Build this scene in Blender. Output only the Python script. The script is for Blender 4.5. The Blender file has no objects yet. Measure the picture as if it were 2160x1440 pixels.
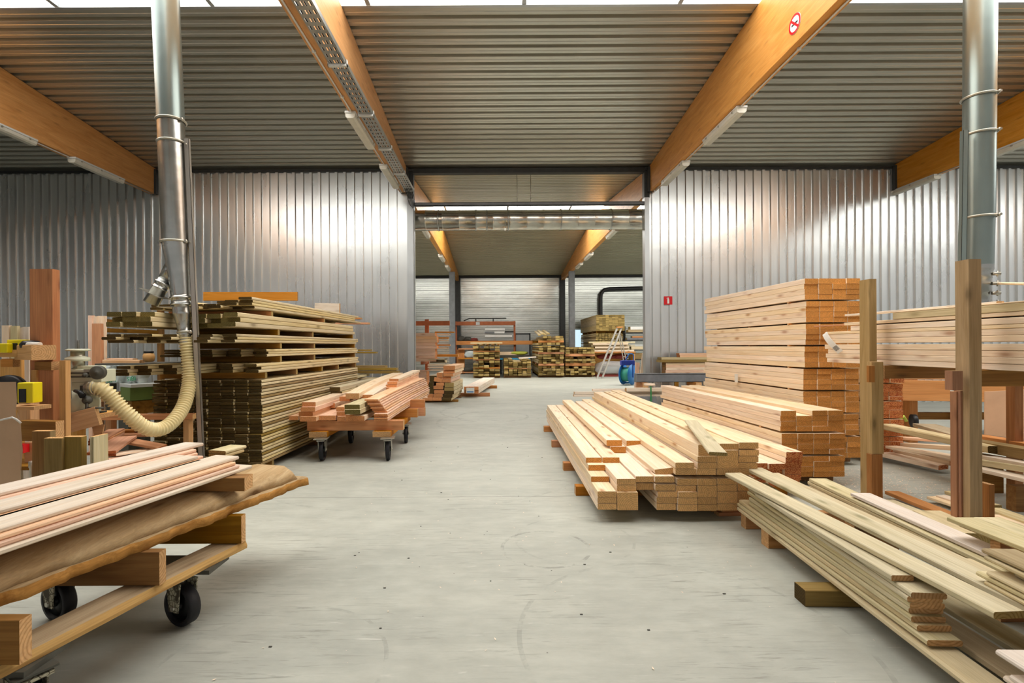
import bpy, bmesh, math, random
from mathutils import Vector, Matrix
random.seed(7)
SC = bpy.context.scene
COL = SC.collection
F, H, CX, CY, ROLL = 1020.0, 1.4, 1048.0, 729.5, 0.0055

# ------------------------------------------------------------------ measuring helpers
def P(px, py, Y):
    """world point seen at photo pixel (px, py) when it lies Y metres in front of the camera"""
    u, v = px - CX, py - CY
    u, v = u - ROLL * v, v + ROLL * u
    return Vector((u / F * Y, Y, H - v / F * Y))

def PZ(px, py, Z):
    """world point seen at photo pixel (px, py) when it lies Z metres above the floor"""
    u, v = px - CX, py - CY
    v = v + ROLL * u
    return P(px, py, F * (H - Z) / v)

# ------------------------------------------------------------------ object helpers
def world_of(o):
    m = o.matrix_basis.copy()
    while o.parent is not None:
        m = o.parent.matrix_basis @ o.matrix_parent_inverse @ m if False else (world_of(o.parent) @ o.matrix_parent_inverse @ m)
        return m
    return m

def adopt(o, parent):
    if parent is not None:
        o.parent = parent
        o.matrix_parent_inverse = world_of(parent).inverted()

def tag(o, label=None, cat=None, grp=None, kind=None):
    if label: o['label'] = label
    if cat: o['category'] = cat
    if grp: o['group'] = grp
    if kind: o['kind'] = kind
    return o

def thing(name, loc, label, cat, grp=None):
    o = bpy.data.objects.new(name, None)
    o.empty_display_size = 0.1
    o.location = loc
    COL.objects.link(o)
    return tag(o, label, cat, grp)

class MB:
    def __init__(self):
        self.bm = bmesh.new()
    def face(self, vs, mi=0):
        try:
            f = self.bm.faces.new(vs); f.material_index = mi
            return f
        except ValueError:
            return None
    def box(self, lo, hi, M=None, mi=0):
        c = [(x, y, z) for x in (lo[0], hi[0]) for y in (lo[1], hi[1]) for z in (lo[2], hi[2])]
        v = [self.bm.verts.new((M @ Vector(p)) if M is not None else p) for p in c]
        for a in ((0, 1, 3, 2), (4, 6, 7, 5), (0, 4, 5, 1), (2, 3, 7, 6), (0, 2, 6, 4), (1, 5, 7, 3)):
            self.face([v[i] for i in a], mi)
        return self
    def bar(self, a, b, w, h, up=(0, 0, 1), mi=0):
        """box from a to b (centre line), w across, h along up"""
        a, b = Vector(a), Vector(b)
        M = frame(a, b, up)
        L = (b - a).length
        return self.box((0, -w / 2, -h / 2), (L, w / 2, h / 2), M, mi)
    def ring(self, c, ax, r, n, ref=None):
        ax = Vector(ax).normalized()
        ref = Vector(ref) if ref is not None else (Vector((0, 0, 1)) if abs(ax.z) < .9 else Vector((1, 0, 0)))
        x = (ref - ax * ref.dot(ax)).normalized(); y = ax.cross(x)
        return [self.bm.verts.new(Vector(c) + (x * math.cos(2 * math.pi * i / n) + y * math.sin(2 * math.pi * i / n)) * r) for i in range(n)]
    def skin(self, rings, cap0=True, cap1=True, mi=0, smooth=True):
        for a, b in zip(rings, rings[1:]):
            n = len(a)
            for i in range(n):
                f = self.face([a[i], a[(i + 1) % n], b[(i + 1) % n], b[i]], mi)
                if f: f.smooth = smooth
        if cap0: self.face(rings[0][::-1], mi)
        if cap1: self.face(rings[-1], mi)
        return self
    def cyl(self, a, b, r, r2=None, n=20, mi=0, caps=True):
        a, b = Vector(a), Vector(b)
        ax = b - a
        return self.skin([self.ring(a, ax, r, n), self.ring(b, ax, r if r2 is None else r2, n)], caps, caps, mi)
    def lathe(self, a, ax, prof, n=24, mi=0, caps=True):
        a, ax = Vector(a), Vector(ax).normalized()
        return self.skin([self.ring(a + ax * d, ax, max(r, 1e-4), n) for d, r in prof], caps, caps, mi)
    def tube(self, pts, r, n=12, mi=0, caps=True):
        pts = [Vector(p) for p in pts]
        rings = []
        ref = Vector((0.13, 0.2, 1)).normalized()
        for i, p in enumerate(pts):
            ax = (pts[min(i + 1, len(pts) - 1)] - pts[max(i - 1, 0)]).normalized()
            if abs(ax.dot(ref)) > .97: ref = Vector((0, 1, 0.1)).normalized()
            x = (ref - ax * ref.dot(ax)).normalized(); y = ax.cross(x); ref = x
            rr = r(i / (len(pts) - 1)) if callable(r) else r
            rings.append([self.bm.verts.new(p + (x * math.cos(2 * math.pi * k / n) + y * math.sin(2 * math.pi * k / n)) * rr) for k in range(n)])
        return self.skin(rings, caps, caps, mi)
    def prism(self, poly, d, M=None, mi=0):
        """polygon in local xz, pushed from y=0 to y=d"""
        a = [self.bm.verts.new((M @ Vector((x, 0, z))) if M is not None else (x, 0, z)) for x, z in poly]
        b = [self.bm.verts.new((M @ Vector((x, d, z))) if M is not None else (x, d, z)) for x, z in poly]
        n = len(poly)
        self.face(a, mi); self.face(b[::-1], mi)
        for i in range(n):
            self.face([a[i], b[i], b[(i + 1) % n], a[(i + 1) % n]], mi)
        return self
    def build(self, name, mats, parent=None, bevel=0):
        bmesh.ops.recalc_face_normals(self.bm, faces=self.bm.faces[:])
        me = bpy.data.meshes.new(name)
        self.bm.to_mesh(me); self.bm.free()
        for m in (mats if isinstance(mats, (list, tuple)) else [mats]): me.materials.append(m)
        o = bpy.data.objects.new(name, me)
        COL.objects.link(o)
        adopt(o, parent)
        if bevel:
            b = o.modifiers.new('Bevel', 'BEVEL'); b.width = bevel; b.segments = 2; b.limit_method = 'ANGLE'
        return o

def frame(a, b, up=(0, 0, 1), roll=0):
    x = (Vector(b) - Vector(a)).normalized()
    u = Vector(up)
    if abs(x.dot(u)) > .999: u = Vector((0, 1, 0))
    y = u.cross(x).normalized(); z = x.cross(y)
    M = Matrix(((x.x, y.x, z.x, a[0]), (x.y, y.y, z.y, a[1]), (x.z, y.z, z.z, a[2]), (0, 0, 0, 1)))
    return M @ Matrix.Rotation(roll, 4, 'X') if roll else M

_bm_cache = {}
def board_mesh(L, w, t, m, e, bow, ch, wany):
    key = (round(L, 3), round(w, 3), round(t, 3), m.name, e.name, bow if isinstance(bow, (int, float)) else tuple(bow), ch, wany)
    if key in _bm_cache: return _bm_cache[key]
    bm = bmesh.new()
    n = 1 if not bow and not wany else 14
    c = min(ch, t * .3, w * .3)
    rings = []
    rnd = random.Random(hash((round(L, 2), round(w, 3), round(t, 3))) & 0xffff)
    for i in range(n + 1):
        s = i / n
        if isinstance(bow, (int, float)): z = bow * 4 * s * (1 - s)
        else: z = bow[0] * s * s + bow[1] * (1 - s) ** 2
        wl = w / 2; wr = w / 2
        if wany:
            wl += wany * (math.sin(i * 1.3) * .5 + rnd.uniform(-.5, .5)); wr += wany * (math.cos(i * .9) * .5 + rnd.uniform(-.5, .5))
        if wany:
            sec = [(-wl, 0), (wr, 0), (wr + wany * .3, t * .4), (wr - wany * 1.6, t), (-wl + wany * 1.6, t), (-wl - wany * .3, t * .4)]
        else:
            sec = [(-wl + c, 0), (wr - c, 0), (wr, c), (wr, t - c), (wr - c, t), (-wl + c, t), (-wl, t - c), (-wl, c)]
        rings.append([bm.verts.new((L * s, y, zz + z)) for y, zz in sec])
    k = len(rings[0])
    for a, b in zip(rings, rings[1:]):
        for i in range(k):
            f = bm.faces.new([a[i], a[(i + 1) % k], b[(i + 1) % k], b[i]])
            if wany and i not in (0, 3): f.material_index = 1
    f = bm.faces.new(rings[0]); f.material_index = 1
    f = bm.faces.new(rings[-1][::-1]); f.material_index = 1
    bmesh.ops.recalc_face_normals(bm, faces=bm.faces[:])
    me = bpy.data.meshes.new('board'); bm.to_mesh(me); bm.free()
    me.materials.append(m); me.materials.append(e)
    _bm_cache[key] = me
    return me

def board(name, A, B, w, t, m, e=None, lab=None, cat='plank', grp=None, bow=0, roll=0, parent=None, ch=.003, up=(0, 0, 1), wany=0, kind=None):
    """one piece of timber: A and B are the ends of the centre line of its underside"""
    A, B = Vector(A), Vector(B)
    me = board_mesh((B - A).length, w, t, m, e or m, bow, ch, wany)
    o = bpy.data.objects.new(name, me)
    o.matrix_basis = frame(A, B, up, roll)
    COL.objects.link(o)
    adopt(o, parent)
    if parent is None: tag(o, lab, cat, grp, kind)
    elif lab: o['label'] = lab
    return o

def NB(name, x0, x1, yt, yb, Y, L, m, e, lab, grp=None, dx=0., dz=0., cat='plank', bow=0, roll=0, ch=.003):
    """a board running away from the camera whose near end is seen at pixels x0..x1, yt..yb"""
    a = P((x0 + x1) / 2, yb, Y)
    w = (x1 - x0) / F * Y - .002; t = (yb - yt) / F * Y - .001
    return board(name, a, a + Vector((dx, L, dz)), w, t, m, e, lab, cat, grp, bow, roll, ch=ch)

ONES = 'first second third fourth fifth sixth seventh eighth ninth tenth eleventh twelfth thirteenth fourteenth fifteenth sixteenth seventeenth eighteenth nineteenth'.split()
def nth(i):
    if i < 20: return ONES[i - 1]
    t, u = divmod(i, 10)
    return (('twentieth', 'thirtieth', 'fortieth')[t - 2]) if u == 0 else ('twenty', 'thirty', 'forty')[t - 2] + '-' + ONES[u - 1]

# ------------------------------------------------------------------ materials
def lin(c):
    if isinstance(c, str): c = [int(c[i:i + 2], 16) / 255 for i in (0, 2, 4)]
    return tuple((x / 12.92 if x <= .04045 else ((x + .055) / 1.055) ** 2.4) for x in c) + (1,)

class NT:
    def __init__(self, name):
        self.m = bpy.data.materials.new(name); self.m.use_nodes = True
        self.t = self.m.node_tree; self.t.nodes.clear()
        self.out = self.n('ShaderNodeOutputMaterial')
        self.b = self.n('ShaderNodeBsdfPrincipled')
        self.l(self.b.outputs[0], self.out.inputs[0])
    def n(self, typ, **kw):
        x = self.t.nodes.new(typ)
        for k, v in kw.items():
            if k.startswith('i_'): x.inputs[k[2:].replace('_', ' ')].default_value = v
            else: setattr(x, k, v)
        return x
    def l(self, a, b): self.t.links.new(a, b)
    def ramp(self, fac, stops):
        r = self.n('ShaderNodeValToRGB')
        el = r.color_ramp.elements
        while len(el) < len(stops): el.new(.5)
        for e, (p, c) in zip(el, stops): e.position = p; e.color = c
        self.l(fac, r.inputs[0]); return r.outputs[0]
    def mix(self, fac, a, b, mode='MIX'):
        x = self.n('ShaderNodeMix', data_type='RGBA', blend_type=mode)
        for s, v in ((x.inputs[0], fac), (x.inputs[6], a), (x.inputs[7], b)):
            if hasattr(v, 'is_linked'): self.l(v, s)
            else: s.default_value = v
        return x.outputs[2]
    def math(self, op, a, b=0., c=0.):
        x = self.n('ShaderNodeMath', operation=op)
        for s, v in zip(x.inputs, (a, b, c)):
            if hasattr(v, 'is_linked'): self.l(v, s)
            else: s.default_value = v
        return x.outputs[0]
    def noise(self, vec, scale, detail=3, rough=.5, dist=0):
        x = self.n('ShaderNodeTexNoise', i_Scale=scale, i_Detail=detail, i_Roughness=rough, i_Distortion=dist)
        self.l(vec, x.inputs['Vector']); return x.outputs[0]
    def coord(self, scale=(1, 1, 1), rand=True, kind='Object'):
        c = self.n('ShaderNodeTexCoord').outputs[kind]
        if rand:
            oi = self.n('ShaderNodeObjectInfo').outputs['Random']
            a = self.n('ShaderNodeVectorMath', operation='SCALE')
            a.inputs[0].default_value = (13.7, 7.3, 5.1); self.l(oi, a.inputs['Scale'])
            b = self.n('ShaderNodeVectorMath', operation='ADD')
            self.l(c, b.inputs[0]); self.l(a.outputs[0], b.inputs[1]); c = b.outputs[0]
        if scale != (1, 1, 1):
            s = self.n('ShaderNodeVectorMath', operation='MULTIPLY'); s.inputs[1].default_value = scale
            self.l(c, s.inputs[0]); c = s.outputs[0]
        return c
    def bump(self, h, strength=.2, dist=.01):
        b = self.n('ShaderNodeBump', i_Strength=strength, i_Distance=dist)
        self.l(h, b.inputs['Height']); self.l(b.outputs[0], self.b.inputs['Normal'])
    def set(self, **kw):
        for k, v in kw.items():
            s = self.b.inputs[k.replace('_', ' ')]
            if hasattr(v, 'is_linked'): self.l(v, s)
            else: s.default_value = v
        return self.m

def wood(name, c1, c2, knot='5a3a1e', kn=.8, rough=.65, var=.18, axis=0, grain=1., hue=.012):
    n = NT(name)
    def sc(a, b):
        s = [b, b, b]; s[axis] = a; return tuple(s)
    g = n.noise(n.coord(sc(.9, 14 * grain)), 1.6, 4, .6, .8)
    col = n.ramp(g, [(.3, lin(c1)), (.72, lin(c2))])
    fine = n.noise(n.coord(sc(2., 110)), 1.5, 2, .5)
    col = n.mix(.5, col, n.ramp(fine, [(.3, (.72, .72, .72, 1)), (.7, (1.12, 1.12, 1.12, 1))]), 'MULTIPLY')
    if kn:
        v = n.n('ShaderNodeTexVoronoi', i_Scale=1.0); n.l(n.coord(sc(2.6, 8)), v.inputs['Vector'])
        k = n.ramp(v.outputs['Distance'], [(.07, (kn, kn, kn, 1)), (.16, (kn * .35, kn * .35, kn * .35, 1)), (.26, (0, 0, 0, 1))])
        col = n.mix(k, col, lin(knot))
    r = n.n('ShaderNodeObjectInfo').outputs['Random']
    hsv = n.n('ShaderNodeHueSaturation')
    n.l(n.math('MULTIPLY_ADD', r, var, 1 - var * .6), hsv.inputs['Value'])
    r2 = n.math('FRACT', n.math('MULTIPLY', r, 17.3))
    n.l(n.math('MULTIPLY_ADD', r2, hue, .5 - hue / 2), hsv.inputs['Hue'])
    n.l(n.math('MULTIPLY_ADD', r2, .3, .85), hsv.inputs['Saturation'])
    n.l(col, hsv.inputs['Color'])
    n.bump(n.math('ADD', g, fine), .12, .004)
    n.set(Base_Color=hsv.outputs[0], Roughness=rough)
    n.b.inputs['Specular IOR Level'].default_value = .25
    return n.m

def endgrain(name, c1, c2, var=.3, stamp=None):
    n = NT(name)
    oi = n.n('ShaderNodeObjectInfo').outputs['Random']
    sh = n.n('ShaderNodeCombineXYZ'); n.l(n.math('MULTIPLY_ADD', oi, .16, -.08), sh.inputs[1]); n.l(n.math('MULTIPLY_ADD', n.math('FRACT', n.math('MULTIPLY', oi, 7.7)), -.14, .02), sh.inputs[2])
    ad = n.n('ShaderNodeVectorMath', operation='ADD'); n.l(n.coord((1, 1, 1), False), ad.inputs[0]); n.l(sh.outputs[0], ad.inputs[1])
    w = n.n('ShaderNodeTexWave', wave_type='RINGS', rings_direction='X', i_Scale=22., i_Distortion=1.2, i_Detail=2)
    n.l(ad.outputs[0], w.inputs['Vector'])
    md = tuple(.65 * a + .35 * b for a, b in zip(lin(c1), lin(c2)))
    col = n.ramp(w.outputs['Fac'], [(.0, lin(c1)), (.75, md), (1., lin(c2))])
    sp = n.noise(n.coord((1, 1, 1)), 60, 3)
    col = n.mix(.6, col, n.ramp(sp, [(.3, (.7, .7, .7, 1)), (.7, (1.15, 1.15, 1.15, 1))]), 'MULTIPLY')
    if stamp:
        s = n.noise(n.coord((1, 60, 130)), 1.4, 1)
        col = n.mix(n.ramp(s, [(.5, (0, 0, 0, 1)), (.56, (.85, .85, .85, 1))]), col, lin(stamp))
    r = n.n('ShaderNodeObjectInfo').outputs['Random']
    hsv = n.n('ShaderNodeHueSaturation')
    n.l(n.math('MULTIPLY_ADD', r, var, 1 - var * .6), hsv.inputs['Value'])
    n.l(col, hsv.inputs['Color'])
    n.set(Base_Color=hsv.outputs[0], Roughness=.8)
    n.b.inputs['Specular IOR Level'].default_value = .15
    return n.m

def metal(name, c1, c2, rough=.4, metallic=.85, scale=3., stretch=(1, 1, 1), bump=0., bscale=1.5, rvar=.1, rand=False):
    n = NT(name)
    g = n.noise(n.coord(stretch, rand), scale, 4, .55)
    col = n.ramp(g, [(.3, lin(c1)), (.7, lin(c2))])
    n.set(Base_Color=col, Metallic=metallic, Roughness=n.math('MULTIPLY_ADD', g, rvar, rough - rvar / 2))
    if bump:
        n.bump(n.noise(n.coord((1, 1, 1), rand), bscale, 2), bump, .05)
    return n.m

def paint(name, c, rough=.5, metallic=0., var=.15, scale=6., spec=.4):
    n = NT(name)
    g = n.noise(n.coord((1, 1, 1)), scale, 4, .6)
    c = lin(c)
    col = n.ramp(g, [(.3, tuple(x * (1 - var) for x in c[:3]) + (1,)), (.7, tuple(min(1, x * (1 + var)) for x in c[:3]) + (1,))])
    n.set(Base_Color=col, Roughness=rough, Metallic=metallic)
    n.b.inputs['Specular IOR Level'].default_value = spec
    return n.m

def flaking(name, c, under):
    n = NT(name)
    v = n.n('ShaderNodeTexVoronoi', feature='DISTANCE_TO_EDGE', i_Scale=45.); n.l(n.coord(), v.inputs['Vector'])
    k = n.ramp(v.outputs['Distance'], [(.03, (1, 1, 1, 1)), (.09, (0, 0, 0, 1))])
    g = n.ramp(n.noise(n.coord(), 16, 3), [(.48, (0, 0, 0, 1)), (.56, (1, 1, 1, 1))])
    n.set(Base_Color=n.mix(g, n.mix(k, lin(c), lin(under)), lin(under)), Roughness=.75)
    return n.m

class M: pass
M.spruce = wood('spruce_planed', 'fae6cc', 'eecfa8', 'a56a3c', .7, .6, .14)
M.spruce_end = endgrain('spruce_end', 'e2b47c', 'c8965c')
M.orange_end = endgrain('orange_end', 'e0a058', 'c67e3a')
M.stamped_end = endgrain('stamped_end', 'd8925c', 'c07644', .2, '8c2a14')
M.treated = wood('treated_pine', 'e0cfa6', 'c8b284', '6e5a30', .6, .7, .2, hue=.004)
M.treated_end = endgrain('treated_end', '5a4826', '40321a', .5)  # end colour darkened to hold the shade on the tall stack's camera-facing ends
M.treated_pale = wood('treated_pale', 'dcd0b0', 'c2b48c', '7c7850', .7, .6, .15, hue=.005)
M.pale_end = endgrain('pale_end', 'a8905c', '8d7443')
M.olive = wood('olive_treated', 'a0854e', '826834', '4a3c1c', .5, .7, .2)
M.olive_end = endgrain('olive_end', '76683a', '584c26')
M.douglas = wood('douglas_boards', 'f6d2b4', 'e4b088', 'a55a30', .5, .6, .16)
M.douglas_end = endgrain('douglas_end', 'd69462', 'bf7a48')
M.bluewhite = wood('pale_planed', 'ece0d2', 'dcc8b2', 'a89a86', .5, .5, .1)
M.redend = endgrain('red_edge', 'b06a40', '9a5230')
M.redboard = wood('reddish_cladding', 'cc9670', 'b47c56', '6e4028', .3, .7, .2)
M.slab = wood('rough_slab', 'c2aa88', 'a48c6c', '5a3d24', .9, .85, .12)
M.bark = wood('bark_edge', 'd2aa68', 'a87c44', '3a2414', .9, .9, .1)
M.timber = wood('orange_timber', 'd09a60', 'b67c40', '6a3a18', .8, .6, .15)
M.timber_end = endgrain('timber_end', 'd3a878', 'b78a5a')
M.trolley = wood('trolley_timber', 'cc8c52', 'b0703a', '5e3214', .5, .65, .15)
M.brown = wood('brown_beam', 'a0743c', '7f5626', '3e2610', .7, .65, .15)
M.dusty = wood('dusty_plank', 'b5a283', '9d896a', '6a5638', .4, .8, .1)
M.glulam = wood('glulam', 'e6a658', 'd08c3c', '8a5420', .35, .42, .05, axis=1, grain=.5, hue=.004)
M.osb = wood('osb_board', 'd9a06a', 'c0834a', '7a4a24', .9, .7, .1, grain=3)
M.orangebeam = wood('orange_beam', 'dc9a5e', 'ca864c', '9a5020', .2, .55, .1)
M.wall = metal('galvanised_wall', 'd6d8d8', 'e8e9e7', .28, .86, 1.2, (1, 1, .3), .06, 2.2, .12)
M.deck = metal('galvanised_deck', 'c0beb2', 'cccabf', .34, .8, .8, (.5, .5, .5), 0, 1, .1)
M.deck2 = metal('galvanised_deck_far', 'b4b098', 'c0bca4', .36, .8, .8, (.5, .5, .5), 0, 1, .1)
M.backwall = metal('galvanised_back_wall', 'bcbeb8', 'd8dad4', .24, .88, 1.2, (.3, 1, 1.5), .2, 1.2, .12)
M.flash = metal('galvanised_flashing', 'b4b8ba', 'cacdce', .4, .7, 2, (1, 1, .4), .15, 3)
M.duct = metal('galvanised_duct', 'a5a6a2', 'bdbeba', .26, .95, 4, (1, 1, 1), .06, 6, .12)
M.duct2 = metal('spiral_duct', 'bab8ae', 'd2d0c6', .22, .95, 4, (1, 1, 1), .15, 4, .15)
M.pipegrey = metal('painted_pipe', '7f8a88', '93a09c', .32, .7, 3, (1, 1, .3), .03, 5)
M.alu = metal('aluminium', 'b9b2a8', 'cdc8c0', .38, .85, 6, (1, 1, .3))
M.steel = paint('grey_steel', '74767a', .5, .1)
M.darksteel = paint('dark_steel', '3a3b3a', .5, .3)
M.colsteel = paint('column_paint', '777a7c', .55, 0)
M.tray = metal('tray_steel', 'a8a9a6', 'bfc0be', .35, .8, 8)
M.lampbody = paint('lamp_body', 'd6d6d2', .4, 0, .05)
M.lens = paint('lamp_lens', 'd8d4c6', .25, 0, .06)
M.rubber = paint('black_rubber', '16151a', .55, 0, .3)
M.hub = paint('dark_hub', '0e0e10', .4, .2)
M.castpaint = flaking('flaking_paint', 'bab49c', '4a4232')
M.zinc = metal('zinc_fork', 'a8a498', 'c4c0b4', .35, .8, 20)
M.plywood_tyre = paint('rust_disc', '8a5636', .7)
M.machine = paint('machine_grey_green', 'd2d4bc', .45, 0, .1)
M.machinedark = paint('machine_dark', '4c4a42', .5, 0, .2)
M.black = paint('black_plastic', '17171a', .45)
M.yellow = paint('yellow_plastic', 'e6d20a', .45, 0, .06)
M.cardboard = paint('cardboard', 'cda888', .85, 0, .08, 3)
M.white = paint('white_paint', 'e6e6e2', .5, 0, .04)
M.green = paint('machine_green', '5c7036', .5, 0, .12)
M.greylt = paint('light_grey_panel', 'b9bcba', .45, 0, .06)
M.blue = paint('blue_paint', '2a7cc4', .4, 0, .12)
M.bluedk = paint('blue_plate', '2a3fa0', .45, 0, .1)
M.teal = paint('green_strap_roll', '3f9a84', .5, 0, .15)
M.strap = paint('green_strap', '2f8a4e', .4)
M.red = paint('red_paint', 'd0141c', .4, 0, .05)
M.redbag = paint('dark_red_bag', '7a2a20', .6)
M.limegreen = paint('lime_cover', 'b8c04a', .6)
M.cyan = paint('blue_strip', '3aa0d0', .5)
M.paper = paint('paper_label', 'dcd8d0', .6, 0, .03)
M.ink = paint('printed_ink', '2c2a28', .7)
M.letter = paint('green_lettering', '2a9a6a', .6)
M.rust = paint('oxide_red_steel', 'a05a34', .6, 0, .15)
M.darkpipe = paint('dark_pipe', '3c3d3e', .4, .2)
M.glue = paint('amber_bottle', 'c89a62', .35)
M.sacking = paint('plastic_sack', 'c8d2d2', .35, 0, .06)
def film():
    n = NT('plastic_film')
    n.set(Base_Color=lin('d8dadc'), Roughness=.25, Alpha=.42)
    return n.m
M.film = film()
def hose_mat():
    n = NT('cream_hose')
    n.set(Base_Color=lin('e3d2a0'), Roughness=.4)
    n.b.inputs['Subsurface Weight'].default_value = .15
    n.b.inputs['Subsurface Radius'].default_value = (.02, .015, .008)
    return n.m
M.hose = hose_mat()
def sky_panel(name, c, s):
    n = NT(name)
    n.set(Base_Color=lin('f0f2f4'), Roughness=.5, Emission_Color=lin(c), Emission_Strength=s)
    return n.m
M.skylight = sky_panel('daylit_skylight', 'fcfbf6', 5.0)
M.skylight2 = sky_panel('daylit_skylight_far', 'fcfaf4', 8.0)
M.daylight = sky_panel('daylit_pane', 'bfe0ee', 1.0)

def floor_mat():
    n = NT('concrete_floor')
    c = n.coord((1, 1, 1), False)
    big = n.noise(c, .7, 5, .6)
    col = n.ramp(big, [(.3, lin('a9aaa1')), (.7, lin('babbb1'))])
    mid = n.noise(n.coord((1, 2.2, 1), False), 5, 6, .65)
    col = n.mix(.7, col, n.ramp(mid, [(.3, (.82, .82, .81, 1)), (.7, (1.1, 1.1, 1.1, 1))]), 'MULTIPLY')
    col = n.mix(.6, col, n.ramp(n.noise(n.coord((.35, 1.6, 1), False), 2.2, 5, .6), [(.35, (.86, .87, .87, 1)), (.65, (1.06, 1.06, 1.05, 1))]), 'MULTIPLY')
    # trowel scratches across the hall
    sc = n.noise(n.coord((2.2, 30, 1), False), 1.6, 4, .7, .6)
    msk = n.ramp(n.noise(c, 1.1, 2), [(.42, (0, 0, 0, 1)), (.62, (1, 1, 1, 1))])
    col = n.mix(n.mix(1, n.ramp(sc, [(.55, (0, 0, 0, 1)), (.66, (.8, .8, .8, 1))]), msk, 'MULTIPLY'), col, lin('85857c'))
    col = n.mix(n.ramp(n.noise(n.coord((3, 26, 1), False), 1.3, 4, .7, .4), [(.64, (0, 0, 0, 1)), (.75, (.5, .5, .5, 1))]), col, lin('d8d8d0'))
    sep = n.n('ShaderNodeSeparateXYZ'); n.l(c, sep.inputs[0])
    X, Y = sep.outputs[0], sep.outputs[1]
    # saw cut joint
    wob = n.math('MULTIPLY', n.math('SUBTRACT', n.noise(c, 2.5, 3), .5), .05)
    for y0, k, x0, x1 in ((4.5, .004, -3.2, 9), (10.6, .0, -20, 20)):
        d = n.math('ABSOLUTE', n.math('SUBTRACT', n.math('ADD', Y, wob), n.math('MULTIPLY_ADD', X, k, y0)))
        inx = n.math('MULTIPLY', n.math('GREATER_THAN', X, x0), n.math('LESS_THAN', X, x1))
        col = n.mix(n.math('MULTIPLY', n.math('MULTIPLY', n.math('LESS_THAN', d, .005), inx), .55), col, lin('5d5c55'))
    # tyre scuffs
    brk = n.ramp(n.noise(c, 6, 4, .7), [(.46, (0, 0, 0, 1)), (.58, (1, 1, 1, 1))])
    for cx, cy, r, wd, s in ((.33, 3.35, .30, .012, .45), (.55, 3.5, .42, .01, .2), (-.1, 9.6, .7, .03, .35), (.1, 10.4, 1.3, .03, .35), (.5, 9.0, 1.6, .03, .25), (-.9, 6.2, 2.1, .02, .2), (-1.0, 2.1, .5, .01, .25), (.9, 2.3, .8, .012, .25)):
        d = n.math('ABSOLUTE', n.math('SUBTRACT', n.math('SQRT', n.math('ADD', n.math('POWER', n.math('SUBTRACT', X, cx), 2), n.math('POWER', n.math('SUBTRACT', Y, cy), 2))), r))
        hit = n.math('MULTIPLY', n.math('LESS_THAN', d, wd), s)
        col = n.mix(n.mix(1, hit, brk, 'MULTIPLY'), col, lin('6c6c66'))
    v = n.n('ShaderNodeTexVoronoi', i_Scale=5.); n.l(c, v.inputs['Vector'])
    col = n.mix(n.ramp(v.outputs['Distance'], [(.018, (.8, .8, .8, 1)), (.03, (0, 0, 0, 1))]), col, lin('5a5448'))
    n.set(Base_Color=col, Roughness=n.math('MULTIPLY_ADD', mid, .3, .42))
    n.b.inputs['Specular IOR Level'].default_value = .35
    n.bump(n.math('ADD', mid, sc), .06, .01)
    return n.m
M.floor = floor_mat()

# ------------------------------------------------------------------ camera, world, render look
cam = bpy.data.cameras.new('camera')
cam.sensor_width = 36; cam.sensor_fit = 'HORIZONTAL'
cam.lens = 36 * F / 2160
cam.shift_x = (1080 - CX) / 2160; cam.shift_y = (CY - 720) / 2160
cam.clip_start = .05; cam.clip_end = 200
co = bpy.data.objects.new('camera', cam)
co.location = (0, 0, H); co.rotation_euler = (math.pi / 2, ROLL, 0)
COL.objects.link(co); SC.camera = co
w = bpy.data.worlds.new('overcast_sky'); SC.world = w; w.use_nodes = True
bg = w.node_tree.nodes['Background']; bg.inputs[0].default_value = lin('f4f2ee'); bg.inputs[1].default_value = .5
SC.view_settings.view_transform = 'Standard'; SC.view_settings.look = 'None'
SC.view_settings.gamma = 1; SC.view_settings.use_curve_mapping = False
SC.view_settings.exposure = 0.06
SC.cycles.use_denoising = True
SC.cycles.max_bounces = 7; SC.cycles.diffuse_bounces = 4; SC.cycles.glossy_bounces = 4; SC.cycles.transparent_max_bounces = 6
SC.cycles.caustics_reflective = False; SC.cycles.caustics_refractive = False
SC.cycles.sample_clamp_indirect = 6
# ------------------------------------------------------------------ the building
D1, D2 = 11.66, 27.8          # dividing wall, back wall of the far hall
ZB = 5.09                     # underside of the glulam beams
def struct(o): return tag(o, kind='structure')

struct(MB().box((-22, -6, -.2), (22, 28.2, 0)).build('floor', M.floor))

def rib_profile(x0, x1, pitch, rib, depth, slope, phase=0.):
    """trapezoidal sheet: list of (along, out)"""
    pts = [(x0, 0)]
    x = x0 + phase
    while x + pitch < x1:
        pts += [(x + slope * 0, 0), (x + slope, depth), (x + slope + rib, depth), (x + 2 * slope + rib, 0)]
        x += pitch
    pts.append((x1, 0))
    return pts

def wall_sheet(name, x0, x1, z0, z1, y, mat, phase=0.):
    m = MB()
    prof = rib_profile(x0, x1, .204, .06, .045, .010, phase)
    lo = [m.bm.verts.new((a, y - d, z0)) for a, d in prof]; hi = [m.bm.verts.new((a, y - d, z1)) for a, d in prof]
    for i in range(len(prof) - 1): m.face([lo[i], lo[i + 1], hi[i + 1], hi[i]])
    m.box((x0, y + .03, z0), (x1, y + .14, z1))
    o = struct(m.build(name, mat))
    s = MB()
    k = 0
    x = x0 + phase + .037
    while x < x1 - .2:
        if -9 < x < 12:
            for z in (.9, 2.45, 3.3, 5.0):
                if (k + int(z * 3)) % 2 == 0: s.cyl((x, y - .035, z), (x, y - .043, z), .011, n=6)
        x += .204; k += 1
    s.build('screw', M.darksteel, o)
    return o
wall_sheet('wall_left', -20, -2.13, 0, 5.66, D1, M.wall)
wall_sheet('wall_right', 3.66, 20, 0, 5.66, D1, M.wall, .08)
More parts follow.
